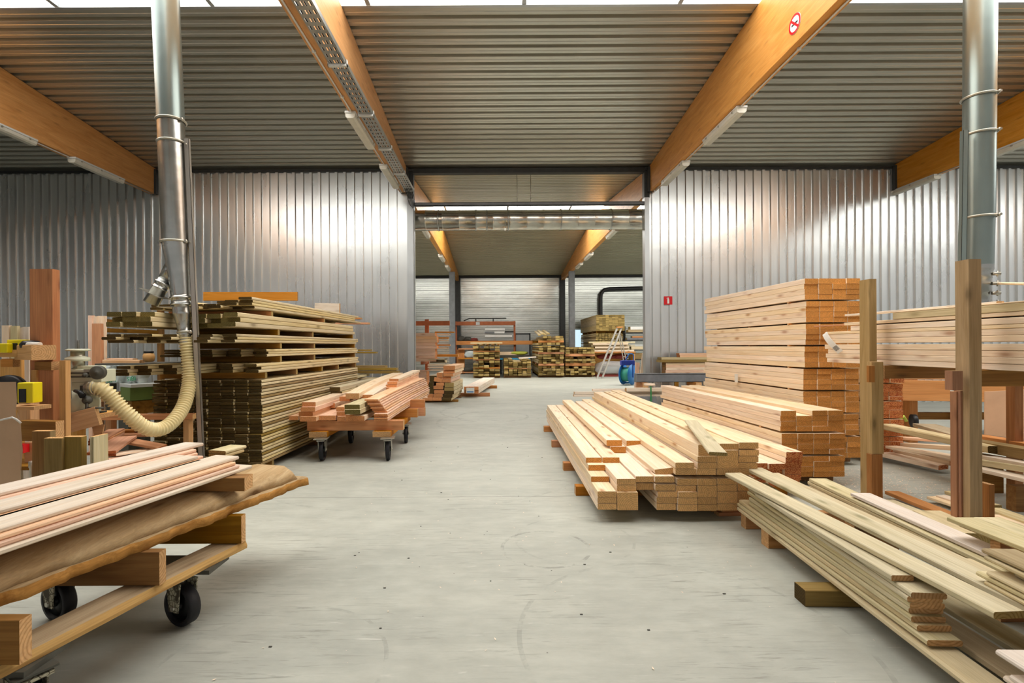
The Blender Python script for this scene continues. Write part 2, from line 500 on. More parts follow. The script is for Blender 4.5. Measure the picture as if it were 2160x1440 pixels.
# flashings round the opening and the dark strip under the eaves
m = MB(); m.box((-2.14, D1 - .045, 0), (-1.99, D1 + .15, 4.95)); m.box((-1.985, D1 + .02, 0), (-1.975, D1 + .15, 4.95))
struct(m.build('trim_1', M.flash))
m = MB(); m.box((3.57, D1 - .045, 0), (3.68, D1 + .15, 4.95))
struct(m.build('trim_2', M.flash))
struct(MB().box((-20, D1 - .06, 5.6), (-2.0, D1 - .005, 5.66)).build('trim_3', M.darksteel))
struct(MB().box((3.58, D1 - .06, 5.6), (20, D1 - .005, 5.66)).build('trim_4', M.darksteel))
struct(MB().box((-2.0, D1 - .05, 5.56), (3.58, D1 + .1, 5.67)).build('lintel', M.darksteel))
m = MB(); m.box((-1.99, D1 + .0, 4.79), (3.57, D1 + .012, 4.87)); m.box((-1.99, D1, 4.79), (3.57, D1 + .09, 4.80)); m.box((-1.99, D1, 4.86), (3.57, D1 + .09, 4.87))
struct(m.build('lintel', M.steel))
for xa, xb in ((-2.13, -1.99), (3.57, 3.70)):
    struct(MB().box((xa, D1 - .02, 4.95), (xb, D1 + .14, 5.66)).build('column', M.darksteel))

def deck(name, ya, za, yb, zb, mat, pitch=.2):
    """roof deck from (ya, za) to (yb, zb), ribs across the hall"""
    m = MB()
    L = math.hypot(yb - ya, zb - za)
    prof = []
    x = 0
    while x + pitch <= L + 1e-6:
        prof += [(x, 0), (x + .055, 0), (x + .06, .008), (x + .07, .008), (x + .075, 0), (x + .125, 0), (x + .135, .05), (x + .19, .05)]
        x += pitch
    prof.append((L, 0))
    dy, dz = (yb - ya) / L, (zb - za) / L
    ny, nz = -dz, dy
    if nz < 0: ny, nz = -ny, -nz
    a = [m.bm.verts.new((-20, ya + dy * s + ny * d, za + dz * s + nz * d)) for s, d in prof]
    b = [m.bm.verts.new((20, ya + dy * s + ny * d, za + dz * s + nz * d)) for s, d in prof]
    for i in range(len(prof) - 1): m.face([a[i], a[i + 1], b[i + 1], b[i]])
    # insulation above
    q = [(-20, ya, za + .12), (20, ya, za + .12), (20, yb, zb + .12), (-20, yb, zb + .12)]
    m.face([m.bm.verts.new(p) for p in q])
    return struct(m.build(name, mat))
SL = .096
zr = 5.69 + SL * (D1 - 6.8)
deck('ceiling', 6.8, zr, D1 + .1, 5.69 - SL * .1, M.deck)
deck('ceiling', -5.0, 5.6, 2.6, zr + .1, M.deck)
deck('ceiling', D1 + .12, 5.70, 16.3, 6.2, M.deck2)
deck('ceiling', 19.45, 6.2, D2, 5.40, M.deck2)

XL = -8.3
def skylight(name, ya, yb, z, mat, n):
    m = MB(); m.box((XL, ya, z + .03), (20, yb, z + .06))
    o = struct(m.build(name, mat))
    f = MB()
    for i in range(n + 1):
        x = XL + (20 - XL) * i / n
        f.box((x - .03, ya, z - .01), (x + .03, yb, z + .03))
    for y in (ya, yb): f.box((XL, y - .05, z - .02), (20, y + .05, z + .03))
    f.build('window_frame', M.flash, o)
skylight('window_1', 2.6, 6.8, zr + .02, M.skylight, 13)
skylight('window_2', 16.3, 19.45, 6.2, M.skylight2, 13)

# glulam beams: level underside, top following the roof
def glulam(name, x0, x1, prof):
    m = MB()
    a = [m.bm.verts.new((x0, y, z)) for y, z in prof]; b = [m.bm.verts.new((x1, y, z)) for y, z in prof]
    m.face(a); m.face(b[::-1])
    for i in range(len(prof)): m.face([a[i], b[i], b[(i + 1) % len(prof)], a[(i + 1) % len(prof)]])
    return struct(m.build(name, M.glulam, bevel=.006))
h1 = [(-5, ZB), (D1 - .06, ZB), (D1 - .06, 5.69), (6.8, zr - .003), (2.6, zr - .003), (-5, 5.55)]
h2 = [(D1 + .16, ZB + .02), (D2 - .3, ZB + .02), (D2 - .3, 5.42), (19.4, 6.17), (16.3, 6.17), (D1 + .16, 5.68)]
for xa, xb in ((-2.31, -2.14), (3.68, 3.84), (-8.32, -8.15), (9.56, 9.72)):
    glulam('beam', xa, xb, h1)
    if -3 < xa < 5: glulam('beam', xa, xb, h2)
    struct(MB().box((xb if xa < 0 else xa - .05, D1 - .14, ZB - .02), (xb + .05 if xa < 0 else xa, D1 - .05, 5.66)).build('bracket', M.darksteel))
for x, y, mat in ((-2.22, 24.2, M.colsteel), (3.76, 24.2, M.colsteel), (-2.22, D2 - .2, M.darksteel), (3.76, D2 - .2, M.darksteel)):
    m = MB(); z1 = ZB + .02 if y < 25 else 5.4
    for s in (-1, 1): m.box((x - .14, y + s * .13 - .01, 0), (x + .14, y + s * .13 + .01, z1))
    m.box((x - .01, y - .13, 0), (x + .01, y + .13, z1))
    struct(m.build('column', mat))
# back wall, ribs running across
m = MB()
prof = []
z = 0
while z < 5.35:
    prof += [(z, 0), (z + .10, 0), (z + .115, .03), (z + .20, .03), (z + .215, 0)]
    z += .25
prof.append((5.45, 0))
a = [m.bm.verts.new((-20, D2 - d, z)) for z, d in prof]; b = [m.bm.verts.new((20, D2 - d, z)) for z, d in prof]
for i in range(len(prof) - 1): m.face([a[i], b[i], b[i + 1], a[i + 1]])
m.box((-20, D2 + .02, 0), (20, D2 + .15, 5.45))
struct(m.build('wall_back', M.backwall))
struct(MB().box((-20, D2 - .12, 5.3), (20, D2 - .04, 5.42)).build('trim_5', M.darksteel))
m = MB(); m.box((4.45, D2 - .1, 1.2), (4.95, D2 - .04, 2.3)); o = struct(m.build('window_3', M.daylight))
f = MB()
for q in ((4.40, 1.15, 4.45, 2.35), (4.95, 1.15, 5.0, 2.35), (4.4, 2.3, 5.0, 2.35), (4.4, 1.15, 5.0, 1.2)):
    f.box((q[0], D2 - .12, q[1]), (q[2], D2 - .03, q[3]))
f.build('window_frame', M.flash, o)
m = MB(); m.box((1.1, D2 - .1, 0), (1.85, D2 - .04, 2.05)); o = struct(m.build('door_1', M.greylt))
f = MB(); f.box((1.02, D2 - .12, 0), (1.1, D2 - .03, 2.12)); f.box((1.85, D2 - .12, 0), (1.93, D2 - .03, 2.12)); f.box((1.02, D2 - .12, 2.05), (1.93, D2 - .03, 2.12)); f.build('door_frame', M.darksteel, o)

# unseen end wall, added for dark reflections in wall_left, and plain roof where the skylight stops
m = MB()
prof = rib_profile(-6, D1, .204, .06, .04, .01)
lo = [m.bm.verts.new((-14 + d, a, 0)) for a, d in prof]; hi = [m.bm.verts.new((-14 + d, a, 6.2)) for a, d in prof]
for i in range(len(prof) - 1): m.face([lo[i], lo[i + 1], hi[i + 1], hi[i]])
m.box((-14.15, -6, 0), (-14.03, D1, 6.2))
struct(m.build('wall_side_unseen', M.wall))
struct(MB().box((-20, 2.6, zr + .0), (XL - .03, 6.8, zr + .06)).build('ceiling', M.deck))
# ------------------------------------------------------------------ casters shared by both trolleys
def caster(parent, hub_c, top_z, r, wd, axle, steer, fork_mat, twin=False, tyre=None):
    """wheel with its axle along the direction axle, fork offset by steer, plate at top_z"""
    ax = Vector((math.cos(axle), math.sin(axle), 0)); c = Vector(hub_c)
    fw = Vector((-ax.y, ax.x, 0))
    top = Vector((c.x, c.y, top_z)) + fw * steer
    cs = bpy.data.objects.new('caster', None); cs.location = top; cs.empty_display_size = .05; COL.objects.link(cs); adopt(cs, parent)
    offs = (-wd * .75, wd * .75) if twin else (0,)
    for o in offs:
        b = c + ax * (o - wd / 2)
        m = MB()
        m.lathe(b, ax, [(0, r * .8), (0, r * .93), (wd * .12, r), (wd * .88, r), (wd, r * .93), (wd, r * .8), (wd * .8, r * .72), (wd * .2, r * .72), (0, r * .8)], 32, caps=False)
        wh = m.build('wheel', tyre or M.rubber, cs)
        m = MB(); m.lathe(b, ax, [(wd * .22, .012), (wd * .22, r * .72), (wd * .78, r * .72), (wd * .78, .012)], 28)
        m.lathe(b - ax * .004, ax, [(0, r * .2), (.006, r * .26), (wd * .5, r * .26), (wd + .006, r * .26), (wd + .012, r * .2)], 16)
        m.build('hub', M.hub, wh)
    ww = wd * (1.3 if twin else .5) + .012
    f = MB()
    for s in (-1, 1):
        x = ww * s
        poly = [(-r * .32, 0), (r * .32, 0), (r * .5, (top_z - c.z) * .8), (r * .62 , top_z - c.z - .02), (-r * .5, top_z - c.z - .02), (-r * .45, (top_z - c.z) * .7)]
        Mx = Matrix(((fw.x, ax.x, 0, c.x + ax.x * x), (fw.y, ax.y, 0, c.y + ax.y * x), (0, 0, 1, c.z - .02), (0, 0, 0, 1)))
        sgn = 1 if steer >= 0 else -1
        f.prism([(a * sgn, z) for a, z in poly], .006 * s, Mx)
    Mt = Matrix(((fw.x, ax.x, 0, top.x), (fw.y, ax.y, 0, top.y), (0, 0, 1, 0), (0, 0, 0, 1)))
    f.box((-r * .65, -ww - .008, top_z - .03), (r * .65, ww + .008, top_z - .018), Mt)
    f.cyl(top - Vector((0, 0, .02)), top - Vector((0, 0, .008)), r * .38, n=16)
    f.build('fork', fork_mat, cs)
    MB().box((-r * .7, -r * .6, top_z - .008), (r * .7, r * .6, top_z), Mt).build('plate', M.machinedark if fork_mat is M.castpaint else fork_mat, cs)
    m = MB(); m.cyl(c - ax * (ww + .014), c + ax * (ww + .014), .012, n=10); m.build('axle', M.zinc, cs)
    return cs

# ------------------------------------------------------------------ near trolley with live-edge slabs and pale planks
U = Vector((.258, .966, 0)); V = Vector((-.966, .258, 0))
t1 = thing('lumber_trolley', (-1.85, 2.1, 0), 'low timber trolley on black casters under rough slabs and pale planks', 'trolley', 'lumber trolleys')
e0 = Vector((-1.395, 2.68, .29))                         # far end of the near edge
b0 = e0 + V * .08
board('deck_board', b0, b0 - U * 1.75, .16, .04, M.slab, M.bark, parent=t1, wany=.006)
b1 = b0 + V * .66
board('deck_board', b1, b1 - U * 1.75, .16, .04, M.slab, M.bark, parent=t1, wany=.006)
for y, x1 in ((2.63, -1.395), (2.17, -1.52), (1.63, -1.615)):
    board('bearer', (x1, y + .022, .333), (x1 - .95, y + .022, .333), .044, .15, M.brown, M.timber_end, parent=t1, ch=.002)
for y, x1 in ((2.5, -1.5), (1.75, -1.69)):
    MB().box((x1 - .78, y - .09, .268), (x1 + .06, y + .09, .289)).build('cross_plate', M.machinedark, t1)
caster(t1, (-1.60, 2.45, .102), .268, .102, .06, math.radians(68), .035, M.castpaint)
caster(t1, (-2.27, 2.5, .102), .268, .102, .06, math.radians(70), .03, M.castpaint)
caster(t1, (-1.70, 1.74, .102), .268, .102, .06, math.radians(60), -.03, M.castpaint)
caster(t1, (-2.42, 1.78, .1), .268, .1, .045, math.radians(60), .03, M.castpaint)

# slabs: a thin one with bark on its edge below a thick one
def slab(name, edge, z, t, slope, mat, em, lab, wid, tipcut):
    """live-edge slab: edge = points of the lower right edge from the camera outwards"""
    m = MB()
    rnd = random.Random(len(lab))
    rows = []
    n = len(edge)
    for i, (x, y) in enumerate(edge):
        k = min(1, (n - 1 - i) / tipcut)
        wv = wid * (.55 + .45 * k)
        j = rnd.uniform(-.005, .005) + .006 * math.sin(i * .55)
        p = Vector((x + j, y, z)); q = p + V * wv
        s = slope * (1 + rnd.uniform(-.15, .15))
        rows.append([m.bm.verts.new(p), m.bm.verts.new(p + V * s * .35 + Vector((0, 0, t * .55))), m.bm.verts.new(p + V * s + Vector((0, 0, t))),
                     m.bm.verts.new(q - V * s * .7 + Vector((0, 0, t))), m.bm.verts.new(q)])
    for a, b in zip(rows, rows[1:]):
        for i in range(5):
            m.face([a[i], a[(i + 1) % 5], b[(i + 1) % 5], b[i]], 1 if i in (0, 1) else 0)
    m.face(rows[0], 0); m.face(rows[-1][::-1], 1)
    for f in m.bm.faces: f.smooth = len(f.verts) == 4
    o = m.build(name, [mat, em])
    return tag(o, lab, 'slab', 'rough slabs on the near trolley')
def edge_pts(a, b, n, wig, tip=None):
    out = []
    for i in range(n + 1):
        s = i / n
        p = Vector((a[0], a[1], 0)).lerp(Vector((b[0], b[1], 0)), s) + V * wig * (math.sin(i * 1.9) + .6 * math.sin(i * .8 + 1))
        out.append((p.x, p.y))
    if tip: out[-1] = (out[-1][0] + tip, out[-1][1])
    return out
M.slabx = wood('rough_slab_long', 'c6ac8a', 'aa8c68', '5f4026', .8, .85, .05, axis=1)
M.barkx = wood('bark_long', 'c8955e', '8e6238', '3a2414', .9, .9, .05, axis=1)
slab('live_edge_slab', edge_pts((-1.86, 1.40), (-1.262, 3.25), 60, .007, -.02), .485, .045, .006, M.slabx, M.barkx, 'thin live-edge slab with bark edge, lowest on the near trolley', .62, 3)
slab('live_edge_slab', edge_pts((-1.87, 1.42), (-1.31, 3.23), 40, .006, -.03), .532, .07, .085, M.slabx, M.slabx, 'thick live-edge slab with slanting knotty edge, lying over the thin bark-edged slab', .66, 4)
tz = .604
board('spacer_block', (-1.40, 2.72, tz), (-2.0, 2.72, tz), .09, .075, M.brown, M.timber_end, 'brown timber spacer under the pale planks on the near trolley', 'block')
board('spacer_block', (-1.72, 1.62, tz), (-2.3, 1.62, tz), .09, .075, M.brown, M.timber_end, 'brown spacer block between slabs and pale planks at the frame edge', 'block')
# pale planks in three side by side heaps
PU = Vector((.222, .975, 0)).normalized(); PV = Vector((-PU.y, PU.x, 0))
pz = tz + .077
base = Vector((-1.465, 2.857, 0))                        # far end of the front edge
GP = 'pale planks on the near trolley'
def pale(off, far, z, w, t, lab, m=None, e=None, near=-1.55, yaw=0):
    a = base + PV * (off + w / 2) + PU * far + Vector((0, 0, z)); b = base + PV * (off + w / 2) + PU * near + Vector((0, 0, z)) + PV * yaw
    return board('planed_board', a, b, w, t, m or M.bluewhite, e or M.douglas_end, lab, 'board', GP, ch=.005)
T = .019
pale(.0, .02, pz, .15, T, 'pale planed board, lowest of the aisle-side heap on the near trolley')
pale(.018, -.06, pz + .020, .14, T, 'pale board with orange edge, second up in aisle-side heap, near trolley', M.douglas)
pale(.03, -.075, pz + .040, .14, T, 'pale board with orange edge, third up in aisle-side heap, near trolley', M.douglas)
pale(.055, -.02, pz + .060, .165, T, 'wide whitish board on top of the aisle-side heap, near trolley')
pale(.155, -.05, pz, .15, T, 'orange-edged board at the bottom of the middle heap, near trolley', M.douglas)
pale(.165, -.17, pz + .020, .145, T, 'orange-edged board, second up in the middle heap, near trolley', M.douglas)
pale(.18, -.16, pz + .040, .14, T, 'orange-edged board, third up in the middle heap, near trolley', M.douglas)
pale(.19, -.15, pz + .060, .15, T, 'orange-edged board, fourth up in the middle heap, near trolley', M.douglas)
pale(.225, -.14, pz + .080, .15, T, 'whitish board on top of the middle heap on the near trolley')
pale(.31, .1, pz, .15, T, 'bottom board of the innermost heap on the near trolley', M.douglas)
pale(.325, .0, pz + .020, .15, T, 'second board of the innermost heap on the near trolley', M.douglas)
pale(.345, .02, pz + .040, .14, T, 'third board of the innermost heap on the near trolley', M.douglas)
pale(.375, .01, pz + .060, .15, T, 'fourth board of the innermost heap on the near trolley', M.douglas)
pale(.39, .015, pz + .080, .15, T, 'fifth board of the innermost heap on the near trolley', M.douglas)
pale(.42, .10, pz + .100, .14, T, 'whitish top board of the innermost heap on the near trolley')
pale(.30, .33, pz + .063 - .02, .13, T, 'short greenish treated board poking out beyond the pale heaps', M.treated_pale, M.pale_end, .15)
pale(.30, .31, pz + .021, .13, T, 'lower short greenish board poking out beyond the pale heaps', M.treated, M.pale_end, .15)

# ------------------------------------------------------------------ second trolley, by the dark stack
t2 = thing('lumber_trolley', (-1.76, 6.5, 0), 'orange timber trolley on four tall black wheels beside the dark stack', 'trolley', 'lumber trolleys')
for x in (-2.2, -1.42):
    board('runner', (x, 5.93, .29), (x, 7.3, .29), .22, .07, M.trolley, M.timber_end, parent=t2)
for y in (6.0, 7.08):
    board('cross_beam', (-2.36, y + .05, .362), (-1.17, y + .05, .362), .1, .12, M.trolley, M.timber_end, parent=t2)
board('cross_beam', (-2.3, 7.25, .362), (-1.08, 7.25, .362), .08, .12, M.trolley, M.timber_end, parent=t2)
MB().box((-1.335, 7.25, .483), (-1.09, 7.33, .60)).build('end_block', M.trolley, t2, bevel=.004)
for x, y in ((-2.16, 5.98), (-1.35, 5.98), (-2.13, 7.05), (-1.33, 7.05)):
    caster(t2, (x, y, .135), .288, .135, .05, math.radians(8), -.05, M.zinc)
G2 = 'boards on the orange trolley'
dg, de, sp, se = M.douglas, M.douglas_end, M.spruce, M.spruce_end
tb = [
 # x0, x1, ytop, ybot, Y, L, mat, end, label, dx, dz, bow
 (593, 629, 877, 886, 6.0, 2.6, dg, de, 'flat reddish board at the stack side edge of the orange trolley', 0, 0, 0),
 (632, 667, 878.5, 888.5, 5.88, 2.3, dg, de, 'pale reddish board, lowest of the four-high pile on the orange trolley', 0, 0, 0),
 (630, 660, 868, 878, 5.93, 2.3, dg, de, 'pale reddish board, second of the four-high pile on the orange trolley', 0, 0, 0),
 (634, 665, 858, 867.6, 5.9, 2.3, dg, de, 'pale reddish board, third of the four-high pile on the orange trolley', 0, 0, 0),
 (637, 666, 847.5, 857.6, 5.95, 2.2, sp, de, 'pale reddish board, topmost of the four-high pile on the orange trolley', 0, 0, 0),
 (669, 708, 876, 886.5, 5.97, 2.5, dg, de, 'wide knotty board lying flat beside the four-high pile, orange trolley', 0, 0, 0),
 (672, 706, 861, 871, 6.6, 1.9, dg, de, 'set-back board above the wide knotty board, orange trolley', 0, 0, 0),
 (671, 707, 850, 860, 6.55, 1.9, sp, de, 'pale set-back board, top of the pile behind the wide knotty board', 0, 0, 0),
 (711, 728, 878, 888, 5.93, 2.4, dg, de, 'narrow lath end, lowest beside the wide knotty board, orange trolley', 0, 0, 0),
 (710, 728, 868, 877.5, 5.98, 2.4, dg, de, 'narrow lath end, second up beside the dark green pair', 0, 0, 0),
 (709, 726, 858, 867.5, 6.0, 2.4, dg, de, 'narrow lath end, topmost beside the dark green pair', 0, 0, 0),
 (729, 748, 874.5, 888, 5.9, 2.3, sp, de, 'short pale batten under the dark green pair', 0, 0, 0),
 (741, 769, 877, 887.5, 5.86, 2.2, sp, de, 'pale board end sticking out below the dark green pair', 0, 0, 0),
 (727, 760, 863.5, 873.5, 5.75, 2.6, M.treated, M.olive_end, 'lower of the two dark green treated boards, orange trolley', .0, 0, 0),
 (726.5, 759, 853, 863, 5.78, 2.6, M.treated_pale, M.olive_end, 'upper of the two dark green treated boards, orange trolley', 0, 0, 0),
 (716, 738, 836, 846, 6.5, 2.2, dg, de, 'orange board end tilted behind the dark green pair', 0, .05, 0),
 (729, 758, 829, 841, 6.35, 2.7, sp, M.timber_end, 'long whitish board rising over the middle of the orange trolley', .05, .12, .03),
 (764, 787, 832, 843, 6.5, 2.6, sp, de, 'long whitish board beside the rising one, orange trolley', .05, .1, .03),
 (814, 838, 817, 825, 7.2, 1.9, dg, de, 'lowest of the four orange board ends atop the fanned bundle', .02, .04, .0),
 (813.5, 837, 811, 816.6, 7.25, 1.9, dg, de, 'second of the four orange board ends atop the fanned bundle', .02, .04, .0),
 (817, 838, 804.5, 810.6, 7.25, 1.9, dg, de, 'third of the four orange board ends atop the fanned bundle', .02, .04, .0),
 (821, 841, 798.5, 804, 7.3, 1.9, sp, de, 'topmost of the four orange board ends atop the fanned bundle', .02, .04, .0),
 # boards behind, against the stack
 (648, 673, 829, 839, 7.0, 2.0, M.treated, de, 'tan board low behind the four-high pile, orange trolley', 0, 0, 0),
 (654, 680, 816, 827, 7.05, 2.0, sp, M.pale_end, 'cream board with thick end behind the four-high pile, orange trolley', 0, 0, 0),
 (661, 682, 811, 815.6, 7.1, 2.0, M.treated, M.timber_end, 'thin tan board on top of the cream board, orange trolley', 0, 0, 0),
 (695, 718, 816, 825, 7.05, 2.2, M.treated_pale, M.treated_end, 'dark-ended treated board behind the tilted orange end', .1, 0, 0),
 (697, 722, 825.6, 833, 7.05, 2.2, M.treated, M.treated_end, 'lower dark-ended treated board behind the tilted orange end', .1, 0, 0),
 (675, 697, 803, 808.6, 7.4, 1.9, M.treated_pale, M.treated_end, 'thin dark-ended board highest behind the orange trolley', .1, 0, 0),
]
for i, (x0, x1, yt, yb, Y, L, m, e, lab, dx, dz, bow) in enumerate(tb):
    NB('sawn_board', x0, x1, yt, yb, Y, L, m, e, lab, G2, dx, dz, 'board', bow)
# fanned bundle of thin curved boards
fx = [(797, 822), (796, 822), (789, 819), (785, 812), (775, 808), (774, 806), (773, 803), (769, 800), (770, 801), (769, 797)]
n = 11
for i in range(n):
    a = P(784 + (4 - abs(i - 4)) * 1.5, 0, 5.95)
    z0 = .484 + .0245 * i
    xr = -1.345 - (.0 if i < 4 else (i - 3) * .018)
    far = 3.0
    A = Vector((xr - .085, 5.95 + (.0 if i < 4 else .05) + random.uniform(-.02, .02), z0))
    B = A + Vector((.09 + .004 * i, far, .02 + .005 * i))
    board('thin_board', A, B, .17, .0195, M.douglas, M.douglas_end, f'thin bowed board, {nth(n - i)} from the top of the fanned bundle on the orange trolley', 'board', 'fanned thin boards', bow=.012)

# ------------------------------------------------------------------ tall dark stack behind the dust hose
DX = .049
def sx(y): return -2.61 + DX * (y - 5.37)
GS = 'fence boards in the tall treated stack'
BW = .147
def srow(z, t, pk, row, rows, yn, yf, m=M.treated, e=M.treated_end, skip=(), jit=.03, bow=0, cols=8, dxs=0, nm='treated_plank'):
    for c in range(cols):
        if c in skip: continue
        y0 = (yn(c) if callable(yn) else yn) + random.uniform(-jit, jit); y1 = yf + random.uniform(-jit, jit * 2)
        off = -(c + .5) * (BW + .005) + dxs
        where = 'aisle-side column' if c == 0 else f'{nth(c + 1)} column from aisle'
        board(nm, (sx(y0) + off, y0, z), (sx(y1) + off, y1, z), BW, t, m, e,
              f'treated board, {nth(row)} row of {pk}, {where}, stack behind hose', 'board', GS, bow=bow, ch=.006)
z = .09
for r in range(27):
    srow(z, .028, 'lowest block', r + 1, 27, lambda c: 5.37, 8.55, jit=.018, m=(M.treated if r % 3 else M.olive), nm='fence_board')
    z += .0353
ztop = z
def bearers(z, h, ys, n, m=M.brown):
    for k, y in enumerate(ys):
        board('stack_bearer', (sx(y) - .012, y + .025, z), (sx(y) - 1.2, y + .025, z), .05, h, m, M.pale_end,
              f'{nth(k + 1)} crosswise bearer from the hose end in {nth(n)} gap of treated stack', 'bearer', 'bearers in the treated stack')
bearers(.0, .088, (5.6, 6.9, 8.2), 1)
tp = 1.05
bearers(tp, .068, (5.46, 6.21, 7.01, 7.63, 8.44), 2)
tp += .07
yl = lambda base, out: (lambda c: base - (out * (c - 3) / 4 if c > 3 else -.25 * (c % 2) * (c > 0)))
for r in range(3): srow(tp + r * .034, .031, 'second block', r + 1, 3, yl(5.33, .5), 8.5, jit=.06)
tp += .104
bearers(tp, .068, (5.8, 6.75, 8.4), 3)
tp += .07
for r in range(3): srow(tp + r * .029, .026, 'third block', r + 1, 3, yl(5.5, .0), 8.5, jit=.05)
tp += .089
bearers(tp, .066, (5.8, 6.75, 8.4), 4)
tp += .068
for r in range(3): srow(tp + r * .030, .027, 'fourth block', r + 1, 3, yl(4.95, .2), 8.55, jit=.08)
tp += .092
bearers(tp, .066, (5.75, 6.7, 8.3), 5)
tp += .068
for r in range(3): srow(tp + r * .050, .047, 'fifth block', r + 1, 3, (lambda c: 4.93 if c == 0 else 5.15 - (.35 if c > 4 else 0)), 8.3, jit=.05, e=M.olive_end)
tp += .152
bearers(tp, .055, (5.6, 7.1), 6, M.orangebeam)
tp += .057
for r in range(4): srow(tp + r * .031, .028, 'topmost block', r + 1, 4, (lambda c: 5.25 + (.5 if c in (3, 6) and r > 1 else 0)), 8.5, skip=(() if r < 2 else (4, 6, 7) if r == 2 else (1, 2, 4, 5, 6, 7)), jit=.12, bow=0)
tp += .13
# reddish board on edge behind the stack top, and a whitish one
a, b = P(430, 634, 9.6), P(628, 634, 9.6)
board('edge_plank', a, b, .045, .17, M.orangebeam, M.timber_end, 'reddish plank on edge rising behind the treated stack', 'plank')
a, b = P(664, 650, 9.3), P(716, 651, 9.3)
board('edge_plank', a - Vector((0, 0, .3)), b - Vector((0, 0, .3)), .06, .40, M.bluewhite, M.spruce_end, 'short whitish plank behind the far end of the treated stack', 'plank')
# the rough rack of boards behind the stack, against the wall
rk = thing('board_rack', (-4.2, 10.2, 0), 'dark timber rack along the metal wall behind the treated stack', 'rack')
for x in (-7.4, -5.6, -3.6):
    board('upright', (x, 10.6, 0), (x, 10.6, 2.25), .1, .1, M.brown, M.timber_end, parent=rk)
    for z in (.55, 1.0, 1.62, 1.78, 1.95): board('arm', (x, 10.53, z - .08), (x, 9.1, z - .08), .06, .08, M.brown, M.timber_end, parent=rk)
rb = [(745, 780, 681, 684, 'orange'), (700, 775, 670, 673, 'tan')]
board('rack_board', P(560, 683, 9.3) , P(779, 684, 9.3), .14, .035, M.orangebeam, M.timber_end, 'orange board end jutting beyond the treated stack, highest but one', 'board', 'boards on the wall rack')
board('rack_board', P(560, 673, 9.6), P(762, 673, 9.6), .14, .03, M.orangebeam, M.timber_end, 'thin orange board end jutting highest beyond the treated stack', 'board', 'boards on the wall rack')
board('rack_board', P(560, 744, 9.4), P(795, 745, 9.4), .16, .03, M.olive, M.pale_end, 'olive board jutting at mid height beyond the treated stack', 'board', 'boards on the wall rack')
board('rack_board', P(560, 739, 9.55), P(783, 740, 9.55), .16, .03, M.olive, M.pale_end, 'upper olive board jutting at mid height beyond the treated stack', 'board', 'boards on the wall rack')
for k, (xe, yb, l) in enumerate(((842, 787, 'lowest'), (838, 780.5, 'second'), (815, 775.5, 'topmost'))):
    board('rack_board', P(600, yb, 9.2 + .1 * k), P(xe, yb, 9.2 + .1 * k), .2, .045, M.olive, M.pale_end, f'{l} of three long olive boards along the wall behind the orange trolley', 'board', 'boards on the wall rack')
board('rack_board', P(700, 799, 9.0), P(830, 800, 9.0), .2, .03, M.treated, M.pale_end, 'tan board below the olive boards behind the orange trolley', 'board', 'boards on the wall rack')
